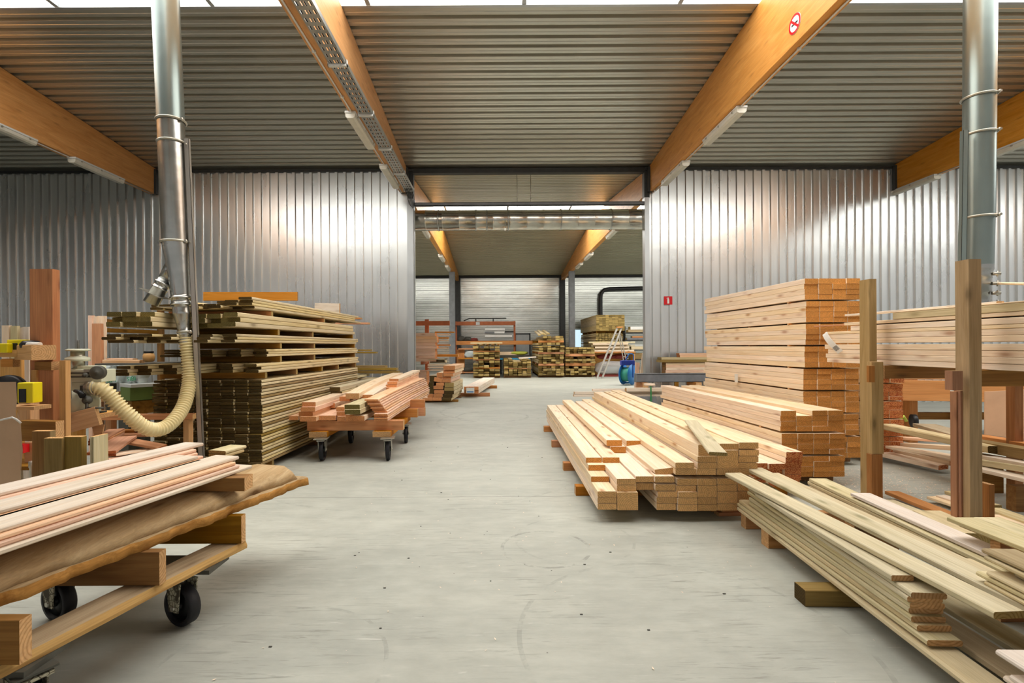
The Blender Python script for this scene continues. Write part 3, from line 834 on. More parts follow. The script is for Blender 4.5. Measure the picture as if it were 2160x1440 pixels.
# ------------------------------------------------------------------ right side: flat joist pile by the aisle
GJ = 'joists in the flat pile by the aisle'
y0 = 900.; s45 = 4.5
def q(x): return 1240 + x / s45
def r_(y): return 900 + y / s45
J = [
 # x0 x1 ytop ybot (of the close-up), depth, end kind, label bits
 (92, 272, 728, 785, 3.82, 'p', 'bottom joist of the aisle edge column'),
 (92, 272, 668, 725, 3.82, 'p', 'second joist up in the aisle edge column'),
 (92, 272, 611, 666, 3.82, 'p', 'third joist up in the aisle edge column'),
 (30, 202, 470, 520, 4.086, 'o', 'orange-ended set-back joist, fourth up at the aisle edge'),
 (5, 166, 360, 413, 4.277, 'o', 'orange-ended set-back joist, fifth up at the aisle edge'),
 (-18, 131, 291, 342, 4.361, 'o', 'orange-ended set-back joist on top at the aisle edge'),
 (280, 478, 620, 790, 3.82, 'p', 'thick square cracked beam at the front of the flat pile'),
 (275, 460, 551, 612, 3.84, 'p', 'joist resting on the thick square cracked beam'),
 (275, 456, 492, 548, 3.84, 'p', 'upper joist above the thick square cracked beam'),
 (140, 301, 289, 342, 4.365, 'o', 'orange-ended joist beside the topmost aisle edge joist'),
 (462, 640, 536, 598, 3.9, 'p', 'bridging joist over the dark hollow of the flat pile'),
 (455, 633, 468, 525, 3.88, 'p', 'upper bridging joist over the dark hollow'),
 (215, 362, 187, 246, 4.72, 'o', 'orange-ended joist tucked under the higher of two orange ends'),
 (177, 325, 124, 180, 4.744, 'o', 'orange-ended joist, higher of the two toward the aisle'),
 (367, 516, 130, 186, 4.82, 'o', 'orange-ended joist lying next to the cream joist, top of pile'),
 (652, 836, 728, 788, 3.84, 'p', 'bottom joist right beside the dark hollow'),
 (652, 845, 668, 726, 3.84, 'p', 'second joist up beside the dark hollow'),
 (662, 850, 612, 666, 3.84, 'p', 'third joist up beside the dark hollow'),
 (640, 832, 545, 605, 3.84, 'p', 'fourth joist up beside the dark hollow'),
 (638, 822, 468, 528, 3.84, 'p', 'knotty-ended joist under the tilted joist'),
 (640, 818, 394, 452, 3.9, 't', 'tilted joist leaning on the knotty-ended one'),
 (853, 1040, 740, 800, 3.82, 'p', 'bottom joist of the broad front block, first column'),
 (855, 1040, 676, 736, 3.82, 'p', 'second joist up, first column of the broad front block'),
 (860, 1042, 618, 673, 3.82, 'p', 'third joist up, first column of the broad front block'),
 (838, 1028, 556, 615, 3.84, 'p', 'fourth joist up, first column of the broad front block'),
 (848, 1036, 492, 552, 3.84, 'p', 'fifth joist up, first column of the broad front block'),
 (832, 1030, 400, 457, 3.84, 'p', 'joist above the gap, first column of the broad front block'),
 (830, 1010, 338, 396, 3.84, 'p', 'long cream joist topping the first column of the front block'),
 (1043, 1225, 738, 797, 3.83, 'p', 'bottom joist, second column of the broad front block'),
 (1043, 1225, 674, 735, 3.83, 'p', 'second joist up, second column of the broad front block'),
 (1045, 1226, 556, 672, 3.83, 'p', 'double-height joist in the second column of the front block'),
 (1040, 1222, 493, 553, 3.83, 'p', 'joist under the gap, second column of the front block'),
 (1034, 1216, 398, 457, 3.83, 'p', 'joist above the gap, second column of the front block'),
 (1042, 1224, 338, 396, 3.83, 'p', 'second joist above the gap, second column of front block'),
 (1042, 1224, 280, 336, 3.83, 'p', 'third joist above the gap, second column of front block'),
 (1048, 1226, 170, 276, 3.85, 'p', 'thick joist under the grey tilted board, second column'),
 (1228, 1417, 732, 794, 3.83, 'p', 'bottom joist, third column of the broad front block'),
 (1230, 1420, 612, 728, 3.83, 'p', 'double-height joist low in the third column'),
 (1228, 1414, 550, 608, 3.83, 'p', 'fourth joist up, third column of the front block'),
 (1228, 1414, 490, 548, 3.83, 'p', 'joist under the gap, third column of the front block'),
 (1226, 1424, 398, 457, 3.83, 'p', 'joist above the gap, third column of the front block'),
 (1228, 1428, 220, 396, 3.83, 'p', 'tall ringed joist in the third column of the front block'),
 (1252, 1432, 158, 217, 3.85, 'p', 'top joist of the third column, beside the grey tilted board'),
 (1422, 1600, 730, 790, 3.84, 'p', 'bottom joist, fourth column behind the fanned treated boards'),
 (1422, 1600, 610, 726, 3.84, 'p', 'double-height joist low in the fourth column'),
 (1422, 1604, 490, 606, 3.84, 'p', 'joist under the gap, fourth column of the front block'),
 (1424, 1612, 398, 457, 3.84, 'p', 'joist above the gap, fourth column of the front block'),
 (1424, 1612, 340, 396, 3.84, 'p', 'second joist above the gap, fourth column of front block'),
 (1434, 1620, 279, 336, 3.84, 'p', 'third joist above the gap, fourth column of front block'),
 (1440, 1624, 218, 275, 3.84, 'p', 'split joist, second from top in the fourth column'),
 (1438, 1620, 147, 208, 3.84, 'p', 'top joist of the fourth column in the front block'),
]
for x0, x1, yt, yb, Y, k, lab in J:
    L = 8.3 - Y + random.uniform(-.1, .12)
    NB('joist', q(x0), q(x1), r_(yt), r_(yb), Y, L, M.spruce, M.orange_end if k == 'o' else M.spruce_end, lab, GJ, dx=.014 * L, dz=0, cat='joist', roll=-.12 if k == 't' else 0)
for k, y in enumerate((4.55, 5.45, 6.7, 7.9)):
    board('pile_bearer', (.73 + .01 * k, y, .0), (2.7, y, 0), .09, .088, M.trolley, M.timber_end, f'{nth(k + 1)} bearer from the front under the flat joist pile', 'bearer', 'bearers under the flat pile')
board('pile_bearer', (1.27, 3.95, .345), (2.05, 3.95, .345), .07, .02, M.brown, M.brown, 'thin dark sticker in the gap of the broad front block', 'bearer')
a, b = PZ(1515, 961, .645), PZ(1458, 891, .645)
board('decking_board', a, b, .118, .024, M.treated_pale, M.pale_end, 'grey-green treated board lying askew on top of the flat joist pile', 'board', ch=.006)
# ------------------------------------------------------------------ stamped joists, next pile
GK = 'stamped joists in the second pile'
for c, (xa, n) in enumerate(((2.32, 4), (2.475, 4), (2.632, 6))):
    for r in range(n):
        y = 4.44 + random.uniform(-.03, .04)
        L = 8.35 - y
        board('stamped_joist', (xa + .078, y, .1 + r * .0535), (xa + .078 - .03 * L, y + L, .1 + r * .0535), .153, .051, M.spruce, M.stamped_end,
              f'red-stamped joist, {nth(r + 1)} row up, {nth(3 - c)} column from the brick-orange pile', 'joist', GK)
# ------------------------------------------------------------------ orange-ended pile
def block(name, xs, y, L, z, packs, rows, pitch, gap, w, m, e, grp, noun, place, jx=0., jy=.02, slant=0., top=None, lj=.05):
    for p in range(packs):
        ox, oy = random.uniform(-jx, jx), random.uniform(-jy, jy) * 2
        for r in range(rows):
            for c, x in enumerate(xs):
                if top and p == packs - 1 and r >= top[c]: continue
                yy = y + oy + random.uniform(-jy, jy)
                ll = L + random.uniform(-lj, lj)
                board(name, (x + ox, yy, z), (x + ox + slant * ll, yy + ll, z), w, pitch - .0015, m, e,
                      f'{noun}, {nth(r + 1)} row of {nth(p + 1)} pack up, {nth(c + 1)} column from aisle, {place}', 'joist', grp)
            z += pitch
        if p < packs - 1:
            for k, t in enumerate((.12, .5, .9)):
                board('sticker', (xs[0] - w / 2 - .01, y + L * t, z), (xs[-1] + w / 2 + .01, y + L * t, z), .04, gap - .001, M.orangebeam, M.timber_end,
                      f'{nth(k + 1)} sticker from the front above {nth(p + 1)} pack, {place}', 'sticker', grp + ' stickers')
            z += gap
    return z
block('orange_joist', [2.885, 3.043, 3.20, 3.356], 4.78, 3.1, .09, 3, 4, .0515, .018, .155, M.spruce, M.orange_end, 'joists in the orange-ended pile', 'orange-ended joist', 'waist-high pile', 0, .007, -.04, (4, 3, 4, 4))
for k, y in enumerate((5.0, 6.3, 7.6)):
    board('pile_bearer', (2.76, y, 0), (3.44, y, 0), .09, .088, M.brown, M.brown, f'{nth(k + 1)} bearer from the front under the orange-ended pile', 'bearer', 'bearers under the orange-ended pile')
# ------------------------------------------------------------------ tall stack of studs
block('timber_stud', [3.625 + .162 * i for i in range(4)], 5.58, 2.4, .09, 8, 4, .0608, .0175, .158, M.spruce, M.orange_end, 'studs in the tall stack', 'light stud', 'tallest stack', .022, .008, -.045)
for k, y in enumerate((5.8, 6.8, 7.7)):
    board('pile_bearer', (3.5, y, 0), (4.2, y, 0), .09, .088, M.brown, M.brown, f'{nth(k + 1)} bearer from the front under the tallest stack', 'bearer', 'bearers under the tallest stack')
MB().box((-.045, 0, -.06), (.045, .003, .06), Matrix.Translation((3.44, 6.95, .92)) @ Matrix.Rotation(math.pi / 2, 4, 'Z')).build('delivery_label', M.paper)
tag(bpy.data.objects['delivery_label'], 'small white paper label on the side of the tallest stack', 'label')
# ------------------------------------------------------------------ red-stamped bundle behind
block('stamped_batten', [4.42 + .165 * i for i in range(3)], 5.75, 2.2, .09, 5, 4, .05, .012, .16, M.spruce, M.stamped_end, 'battens in the red-stamped bundle', 'red-stamped batten', 'bundle behind posts', .01, .01)

# ------------------------------------------------------------------ post rack
rack = thing('timber_rack', (3.4, 3.9, 0), 'tall cantilever rack of greenish timber posts carrying long boards', 'rack')
def upright(px0, px1, ytop, Y, dep, m, nm, ybot=None, zb=0):
    x0, x1 = (px0 - CX) / F * Y, (px1 - CX) / F * Y
    z1 = P((px0 + px1) / 2, ytop, Y).z
    if ybot: zb = P((px0 + px1) / 2, ybot, Y).z
    return board(nm, ((x0 + x1) / 2, Y + dep / 2, zb), ((x0 + x1) / 2, Y + dep / 2, z1), dep, x1 - x0, m, M.timber_end, parent=rack, up=(-1, 0, 0))
M.post = wood('post_green', 'ba9c6c', '9c7f4e', '4a3a1c', .6, .7, .08)
M.postred = wood('post_red', 'b07c52', '91603a', '5a3418', .5, .7, .1)
for px0, px1, yt, Y, dep in ((1842, 1858, 588, 4.37, .12), (2058, 2085, 546, 3.37, .105)):
    o = upright(px0, px1, yt, Y, dep, M.post, 'post')
    # boards go through their own local frame: width along y, thickness along x
upright(1851, 1876, 763, 4.22, .06, M.post, 'leg', 957)
upright(1849, 1873, 958, 4.22, .06, M.postred, 'leg')
upright(1841, 1850, 773, 4.25, .03, M.postred, 'leg')
upright(1839, 1852, 771, 4.19, .03, M.postred, 'cleat', 806)
upright(2031, 2042, 824, 3.42, .05, M.postred, 'leg')
upright(2021, 2030, 826, 3.44, .05, M.postred, 'leg')
upright(2014, 2020, 796, 3.5, .03, M.white, 'cover_strip', 1024)
upright(2020, 2043, 782, 3.37, .06, M.postred, 'cleat', 823)
upright(2091, 2103, 1022, 3.5, .08, M.postred, 'leg')
for Y, x0 in ((4.34, 3.5), (3.5, 3.42)):
    board('arm', (x0, Y + .06, 1.085), (5.2, Y + .06, 1.085), .07, .12, M.brown, M.timber_end, parent=rack)
for Y in (4.4, 3.56):
    board('rear_leg', (4.75, Y, 0), (4.75, Y, 1.083), .08, .08, M.postred, M.timber_end, parent=rack)
# boards on the rack
GR = 'boards on the post rack'
z = 1.207
rows = [(.047, 's'), (.047, 's'), (.047, 's'), (.05, 's'), (.012, 'g'), (.047, 's'), (.047, 's'), (.03, 's'), (.047, 's'), (.01, 'g'), (.03, 's'), (.058, 't'), (.012, 's')]
ri = 0
names = []
for t, k in rows:
    if k == 'g': z += t; continue
    ri += 1
    for c in range(3):
        y1 = 5.32 + random.uniform(-.12, .03) - (.0 if ri < 8 else .35) - (.5 if ri > 9 else 0)
        x = 3.64 + c * .157 + (0 if ri < 9 else .015) + random.uniform(0, .006)
        board('long_board', (x, y1, z), (x + .03, 1.9 + .1 * c, z), .15, t - .002, M.treated if k == 't' else M.spruce, M.spruce_end,
              f'long board, {nth(ri)} layer up, {nth(c + 1)} from the posts, on the post rack', 'board', GR)
    z += t
ztop_r = z
board('thin_lath', (3.70, 5.1, z + .001), (3.75, 3.6, z + .001), .06, .02, M.bluewhite, M.spruce_end, 'thin whitish lath jutting out at the rack top', 'lath')
a = P(1732, 686, 5.36); 
board('thin_lath', (3.62, 5.5, 1.405 + .19), (3.86, 4.3, 1.405 + .2), .04, .012, M.trolley, M.timber_end, 'thin reddish lath jutting toward the tallest stack', 'lath')
board('osb_strip', (3.95, 3.55, z + .002), (4.05, 1.95, z + .002), .05, .06, M.osb, M.osb, 'orange chipboard strip on top of the rack boards', 'strip')
m = MB(); Mt = Matrix.Translation((3.548, 5.13, 1.40)) @ Matrix.Rotation(math.radians(-90), 4, 'Z')
pts = []
for i in range(9):
    s = i / 8
    pts.append((-.13 + .26 * s, -.004 - .05 * math.sin(s * 2.6) * (1 - s * .4), .10 - .2 * s ** 1.2))
ra = [m.bm.verts.new(Mt @ Vector((x, y, z))) for x, y, z in pts]; rb_ = [m.bm.verts.new(Mt @ Vector((x + .07, y, z + .035))) for x, y, z in pts]
rc = [m.bm.verts.new(Mt @ Vector((x, y - .002, z))) for x, y, z in pts]; rd = [m.bm.verts.new(Mt @ Vector((x + .07, y - .002, z + .035))) for x, y, z in pts]
for i in range(8):
    m.face([ra[i], ra[i + 1], rb_[i + 1], rb_[i]]); m.face([rc[i], rd[i], rd[i + 1], rc[i + 1]])
    m.face([ra[i], rc[i], rc[i + 1], ra[i + 1]]); m.face([rb_[i], rb_[i + 1], rd[i + 1], rd[i]])
tg = m.build('hanging_label', M.paper)
tag(tg, 'curled white barcode label hanging from the rack board ends', 'label')
m = MB()
for i in range(14):
    k = 6.05 + i * .09
    def at(s, v):
        j = min(int(s), 7); f = s - j
        x = pts[j][0] + (pts[j + 1][0] - pts[j][0]) * f; y = pts[j][1] + (pts[j + 1][1] - pts[j][1]) * f; zz = pts[j][2] + (pts[j + 1][2] - pts[j][2]) * f
        return Mt @ Vector((x + .07 * v, y - .0035, zz + .035 * v))
    wdt = .03 if i % 3 else .06
    m.face([m.bm.verts.new(at(k, .1)), m.bm.verts.new(at(k + wdt, .1)), m.bm.verts.new(at(k + wdt, .9)), m.bm.verts.new(at(k, .9))])
m.build('barcode', M.ink, tg)
# ------------------------------------------------------------------ ceiling services
def batten(p, q, lab, grp):
    """closed tube light fitting from p to q, hanging under the beam"""
    p, q = Vector(p), Vector(q)
    t = thing('ceiling_light', (p + q) / 2 + Vector((0, 0, .0)), lab, 'light fitting', grp)
    d = (q - p).normalized()
    MB().bar(p + Vector((0, 0, -.02)), q + Vector((0, 0, -.02)), .17, .035).build('housing', M.lampbody, t, bevel=.006)
    L = (q - p).length
    Mx = frame(p + Vector((0, 0, -.04)), q + Vector((0, 0, -.04)))
    m = MB()
    sec = [(-.078, 0), (-.072, -.05), (-.045, -.072), (.045, -.072), (.072, -.05), (.078, 0)]
    ra = [m.bm.verts.new(Mx @ Vector((.012, y, z))) for y, z in sec]; rb = [m.bm.verts.new(Mx @ Vector((L - .012, y, z))) for y, z in sec]
    m.face(ra[::-1]); m.face(rb)
    for i in range(6): m.face([ra[i], ra[(i + 1) % 6], rb[(i + 1) % 6], rb[i]])
    m.build('diffuser', M.lens, t)
    if p.y < 12:
        for s in (.12, .5, .88):
            for e in (-.084, .084):
                c = MB(); o = Mx @ Vector((L * s, e, -.004)); c.box((o.x - .006, o.y - .015, o.z - .015), (o.x + .006, o.y + .015, o.z + .012)); c.build('clip', M.zinc, t)
    return t
LZ = ZB - .0
for x, yy, nm in ((-2.275, (7.55, 9.75), 'beam with the cable tray'), (3.80, (7.45, 9.65), 'beam with the no smoking sign'), (-8.17, (7.3, 9.3), 'beam beyond the left dust pipe'), (9.60, (8.3, 10.5), 'beam behind the right dust pipe')):
    for k, y in enumerate(yy):
        batten((x, y, LZ), (x, y + 1.25, LZ), f'white tube light under the {nm}, {("farther from", "nearer")[k]} the metal wall' + (' ' if 0 else '') if k else f'white tube light under the {nm}, first of two', 'tube lights')
for x, ys in ((-2.27, (14.9, 19.5, 22.0)), (3.80, (15.2, 19.3, 21.6))):
    for k, y in enumerate(ys):
        batten((x, y, ZB + .02), (x, y + 1.25, ZB + .02), f'tube light in the far hall, {nth(k + 1)} under the {"tray side" if x < 0 else "sign side"} beam', 'tube lights')
# conduits under the beams
for x, nm in ((-2.255, 'cable tray'), (3.78, 'no smoking sign')):
    m = MB(); m.tube([(x, y, ZB - .016) for y in (-3, 1, 5, 9, D1 - .2)], .012, 8)
    for y in range(-2, 11): m.box((x - .022, y * 1.1 + .5, ZB - .028), (x + .022, y * 1.1 + .53, ZB - .002))
    tag(m.build('conduit', M.lampbody), f'thin pale conduit under the glulam beam with the {nm}', 'conduit')
for x in (-8.2, 9.6):
    m = MB(); m.tube([(x, y, ZB - .016) for y in (3, 6, 9, D1 - .2)], .012, 8)
    tag(m.build('conduit', M.lampbody), 'thin pale conduit under the outer beam beside the ' + ('left' if x < 0 else 'right') + ' dust pipe', 'conduit')
# perforated cable tray on the aisle side of the beam
tr = thing('ceiling_cable_tray', (-2.02, 6, ZB - .05), 'perforated metal cable tray running along the glulam beam', 'cable tray')
m = MB()
x0, x1, zt = -2.125, -1.915, ZB - .07
yb, ye = -3.0, D1 - .35
# bottom with slots
ny = 110
step = (ye - yb) / ny
xs = [x0, x0 + .02, x0 + .045, x0 + .075, x0 + .095, x0 + .115, x0 + .135, x1 - .045, x1 - .02, x1]
grid = [[m.bm.verts.new((x, yb + step * j * .5, zt)) for x in xs] for j in range(2 * ny + 1)]
for j in range(2 * ny):
    for i in range(len(xs) - 1):
        if j % 2 == 0 and i in (1, 3, 5, 7): continue
        m.face([grid[j][i], grid[j][i + 1], grid[j + 1][i + 1], grid[j + 1][i]])
for x in (x0, x1): m.box((x - .001, yb, zt), (x + .001, ye, zt + .06))
m.build('tray', M.tray, tr)
for y in (2.2, 3.5, 4.85, 6.2, 7.54, 8.84, 10.1, 11.2):
    b = MB(); b.box((x0 - .02, y - .02, zt - .03), (x1 + .02, y + .02, zt - .001)); b.box((x0 - .02, y - .02, zt - .03), (x0 - .012, y + .02, zt + .05)); b.box((x1 + .012, y - .02, zt - .03), (x1 + .02, y + .02, zt + .05))
    b.build('bracket', M.lampbody, tr)
m = MB()
for i in range(6): m.tube([(x0 + .03 + .03 * i, y, zt + .012 + .006 * math.sin(y * 2 + i)) for y in (-2, 0, 2, 4, 6, 8, 10, 11.1)] + [(x0 + .05 + .03 * i, 11.35, zt - .1), (x0 + .06 + .028 * i, 11.5, zt - .25 - .03 * i)], .008, 6)
m.build('cable', M.black, tr)
# spiral duct behind the opening
dt = thing('hanging_spiral_duct', (.8, 12.15, 4.56), 'large shiny spiral duct crossing the opening between the halls', 'duct')
R = .25
m = MB()
prof = []
x = -3.0
while x < 5.2:
    prof += [(x, R), (x + .39, R), (x + .396, R + .005), (x + .41, R + .005), (x + .416, R)]
    x += .42
m.lathe((0, 12.15, 4.56), (1, 0, 0), prof, 32, caps=False)
m.build('pipe', M.duct2, dt)
for x in (-1.46, -.52, -.25, .28, 1.6, 2.85):
    m = MB(); m.lathe((x, 12.15, 4.56), (1, 0, 0), [(0, R + .002), (0, R + .014), (.03, R + .014), (.03, R + .002)], 32, caps=False); m.build('joint_band', M.duct, dt)
for x in (.19, .53):
    m = MB(); m.cyl((x + .34, 12.1 - .0, 4.83), (x + .34, 12.1, 5.69), .008, n=8); m.cyl((x + .34, 12.1, 5.05), (x + .34, 12.1, 5.1), .014, n=8)
    tag(m.build('threaded_rod', M.zinc), f'thin threaded rod hanging down to the spiral duct, {"nearer the cable tray" if x < .3 else "farther from the cable tray"}', 'rod')
m = MB(); m.box((.2, 11.9, 4.24), (.24, 11.94, 4.3)); m.tube([(.22, 11.92, 4.3), (.22, 11.93, 4.4), (.22, 11.9, 4.5)], .006, 6)
m.build('drain_valve', M.zinc, dt)

# ------------------------------------------------------------------ dust pipe on the aisle side of the saw
dp = thing('hanging_dust_pipe', (-3.5, 5.0, 5.9), 'galvanised dust extraction pipe with forked end hanging from the roof', 'pipe')
c0, c1, c2 = P(354, -5, 5.0), P(360, 255, 5.0), P(371, 512, 5.0)
c0 = c1 + (c1 - c2) * 1.9
MB().cyl(c0, c1, .127, .125, 32, caps=False).build('pipe', M.pipegrey, dp)
MB().cyl(c1, c2, .123, .126, 32, caps=False).build('pipe', M.duct, dp)
def clampring(p, ax, r, nm='clamp', par=dp, bolt=1, side=Vector((1, -.3, 0))):
    m = MB(); ax = Vector(ax).normalized()
    m.lathe(p - ax * .012, ax, [(0, r), (0, r + .006), (.008, r + .016), (.016, r + .016), (.024, r + .006), (.024, r)], 32, caps=False)
    for s in (1, -1)[:bolt]:
        b = p + side.normalized() * (r + .02) * s
        m.cyl(b - Vector((0, .02, 0)), b + Vector((0, .02, 0)), .014, n=8); m.cyl(b - ax * .018, b + ax * .018, .009, n=8)
    return m.build(nm, M.zinc, par)
ax = (c2 - c1)
clampring(P(361, 256, 5.0), ax, .127, bolt=2)
clampring(P(363, 302, 5.0), ax, .124, bolt=0)
clampring(P(370, 511, 5.0), ax, .126, bolt=2)
c3, c4 = P(375, 545, 5.0), P(381, 622, 5.0)
m = MB(); m.lathe(c2, c4 - c2, [(0, .126), (.04, .125), (.15, .112), ((c4 - c2).length, .088)], 32, caps=False)
m.build('cone', M.duct, dp)
bs, b1, b2, b3 = P(366, 545, 5.0), P(348, 590, 4.97), P(336, 614, 4.95), P(318, 640, 4.93)
m = MB(); m.cyl(P(372, 540, 5.0), b1, .062, .062, 24); m.build('branch', M.duct, dp)
m = MB(); m.lathe(b1, b3 - b1, [(0, .066), (.03, .066), (.03, .078), (.05, .078), (.05, .07), (.09, .07), (.09, .076), (.105, .076), (.105, .07), ((b3 - b1).length, .072), ((b3 - b1).length, .062), ((b3 - b1).length - .05, .058)], 24)
m.build('branch_coupling', M.duct, dp)
gx = (b3 - b1).normalized(); gy = gx.cross(Vector((0, 1, 0))).normalized(); g = b1.lerp(b3, .62)
Mg = Matrix(((gy.x, 0, gx.x, g.x), (gy.y, 1, gx.y, g.y), (gy.z, 0, gx.z, g.z), (0, 0, 0, 1)))
MB().box((-.13, -.085, -.003), (.1, .085, .003), Mg).build('slide_gate', M.zinc, dp)
c5, c6, c7, c8 = P(383, 648, 5.0), P(386, 655, 5.0), P(389, 692, 5.0), P(391, 722, 5.0)
m = MB(); a = (c5 - c4)
m.lathe(c4, a, [(0, .09), (.02, .09), (.02, .1), (.04, .1), (.04, .088), (.09, .088), (.09, .098), (.11, .098), (.11, .085), (a.length, .085)], 28, caps=False)
m.build('gate_collar', M.duct, dp)
MB().box((-.2, -.085, -.003), (.08, .085, .003), Matrix.Translation(c5)).build('slide_gate', M.zinc, dp)
m = MB(); a = c8 - c5
m.lathe(c5, a, [(0, .083), (.05, .083), (.07, .088), (.08, .083), (.19, .06), (.24, .058), (.25, .064), (.29, .064), (.3, .058), (a.length, .058)], 28, caps=False)
m.build('reducer', M.duct, dp)
clampring(P(390, 700, 5.0), a, .058)
# ribbed hose
hp = [(391, 712, 5.0), (397, 760, 5.0), (399, 800, 4.98), (394, 835, 4.9), (384, 862, 4.8), (368, 885, 4.68), (350, 900, 4.58), (332, 906, 4.5), (312, 904, 4.42), (292, 893, 4.36), (272, 876, 4.3), (252, 857, 4.26), (235, 838, 4.23), (222, 825, 4.2), (208, 817, 4.18), (196, 817, 4.18)]
ctrl = [P(*a) for a in hp]
def spline(c, n):
    out = []
    for i in range(len(c) - 1):
        p0, p1, p2, p3 = c[max(i - 1, 0)], c[i], c[i + 1], c[min(i + 2, len(c) - 1)]
        for k in range(n):
            t = k / n
            out.append(.5 * ((2 * p1) + (p2 - p0) * t + (2 * p0 - 5 * p1 + 4 * p2 - p3) * t * t + (3 * p1 - p0 - 3 * p2 + p3) * t ** 3))
    return out + [c[-1]]
sp_ = spline(ctrl, 40)
# even spacing
dist = [0]
for a, b in zip(sp_, sp_[1:]): dist.append(dist[-1] + (b - a).length)
tot = dist[-1]; N = 62 * 6; pts2 = []; j = 0
for i in range(N + 1):
    d = tot * i / N
    while j < len(dist) - 2 and dist[j + 1] < d: j += 1
    f = (d - dist[j]) / max(1e-9, dist[j + 1] - dist[j]); pts2.append(sp_[j].lerp(sp_[j + 1], f))
m = MB(); m.tube(pts2, lambda s: .056 + (.011 if (round(s * N) % 6) in (0, 1) else .003 if (round(s * N) % 6) in (2, 5) else -.003), 20)
tag(m.build('dust_hose', M.hose), 'cream ribbed hose sagging from the forked dust pipe to the saw', 'hose')
# support strut beside the pipe
a, b = P(394, 293, 5.0), P(424, 940, 5.0)
d = (b - a).normalized(); b = a + d * (a.z / -d.z)
m = MB(); Mx = frame(a, b, (0, 1, 0)); L = (b - a).length
for q in ((-.026, -.015, .026, -.012), (-.026, -.015, -.022, .016), (.022, -.015, .026, .016)): m.box((0, q[0], q[1]), (L - .02, q[2], q[3]), Mx)
st = m.build('support_strut', M.alu); tag(st, 'leaning aluminium channel strut beside the forked dust pipe', 'strut')
m = MB(); p = a + d * .06; m.cyl(p + Vector((0, -.03, 0)), p + Vector((0, .03, 0)), .009, n=8); m.build('bolt', M.zinc, st)

# second dust pipe behind the rack
d2 = thing('hanging_dust_pipe', (5.15, 5.2, 5.9), 'grey dust extraction pipe behind the post rack', 'pipe')
e0, e1, e2, e3 = P(2068, -3, 5.2), P(2066, 206, 5.2), P(2064, 458, 5.2), P(2062, 560, 5.2)
e0 = e1 + (e1 - e2) * 1.1
MB().cyl(e0, e2, .137, .133, 32, caps=False).build('pipe', M.pipegrey, d2)
MB().cyl(e2, e3, .131, .128, 32, caps=False).build('pipe', M.pipegrey, d2)
e4, e5 = P(2062, 640, 5.2), P(2062, 700, 5.2)
m = MB(); a = e4 - e3
m.lathe(e3, a, [(0, .128), (.05, .128), (.1, .11), (.14, .115), (.16, .1), (.2, .112), (.22, .1), (.28, .108), (.3, .095), (a.length, .09), (a.length + .3, .09)], 28, caps=False)
m.build('gate_collar', M.duct, d2)
for k in range(4):
    m = MB(); b = e3.lerp(e4, .25 + .25 * k) + Vector((.06, -.09, 0)); m.cyl(b, b + Vector((.07, -.02, 0)), .018, n=8); m.cyl(b + Vector((.06, 0, -.03)), b + Vector((.06, 0, .03)), .008, n=6)
    m.build('clamp_bolt', M.zinc, d2)
for yy in (206, 284, 459): clampring(P(2065, yy, 5.2), Vector((0, 0, 1)), .136, 'clamp', d2, side=Vector((.6, -1, 0)))
a, b = P(2034, 276, 5.1), P(2028, 640, 5.1)
d = (b - a).normalized(); b = a + d * (a.z / -d.z)
m = MB(); Mx = frame(a, b, (0, 1, 0)); L = (b - a).length
for q in ((-.028, -.02, .028, -.016), (-.028, -.02, -.024, .02), (.024, -.02, .028, .02)): m.box((0, q[0], q[1]), (L - .02, q[2], q[3]), Mx)
tag(m.build('support_strut', M.pipegrey), 'grey channel strut beside the dust pipe behind the rack', 'strut')
board('crossing_plank', P(2082, 599, 5.4), P(2230, 602, 4.2), .1, .02, M.spruce, M.spruce_end, 'thin pale plank crossing behind the rack beside the right dust pipe', 'plank')

# ------------------------------------------------------------------ signs
sg = thing('fire_extinguisher_sign', (4.12, D1 - .05, 2.5), 'red fire extinguisher sign on the metal wall', 'sign')
c = P(1409.5, 633.5, D1 - .05)
MB().box((c.x - .1, c.y, c.z - .1), (c.x + .1, c.y + .008, c.z + .1)).build('plate', M.red, sg)
m = MB(); yy = c.y - .002
def flat(poly): 
    f = [m.bm.verts.new((c.x + x, yy, c.z + z)) for x, z in poly]; m.face(f)
flat([(-.022, -.075), (.024, -.075), (.024, .02), (.016, .038), (-.014, .038), (-.022, .02)])
flat([(-.008, .04), (.012, .04), (.012, .055), (-.008, .055)])
flat([(-.04, .05), (-.03, .062), (.012, .07), (.012, .055), (-.02, .05), (-.034, .04)])
m.build('extinguisher_symbol', M.white, sg)
ns = thing('no_smoking_sign', (3.67, 5.95, 5.35), 'round no smoking sign on the inner face of the glulam beam', 'sign')
c = Vector((3.678, 5.93, P(1680, 50, 5.93).z))
m = MB(); m.cyl(c, c - Vector((.004, 0, 0)), .118, n=32); m.build('plate', M.white, ns)
m = MB(); ra = [[m.bm.verts.new((c.x - .006, c.y + r * math.cos(t * math.pi / 16), c.z + r * math.sin(t * math.pi / 16))) for t in range(32)] for r in (.116, .09)]
for i in range(32): m.face([ra[0][i], ra[0][(i + 1) % 32], ra[1][(i + 1) % 32], ra[1][i]])
for p, w_ in ((Vector((0, .069, .069)), .013),):
    pp = Vector((0, p.z, -p.y)).normalized() * w_
    m.face([m.bm.verts.new(c + Vector((-.0065, 0, 0)) + s * p + k * pp) for s, k in ((1, 1), (1, -1), (-1, -1), (-1, 1))])
m.build('red_ring', M.red, ns)
m = MB(); m.face([m.bm.verts.new((c.x - .0055, c.y + y, c.z + z)) for y, z in ((-.06, -.012), (.06, -.012), (.06, .012), (-.06, .012))]); m.build('cigarette_symbol', M.ink, ns)
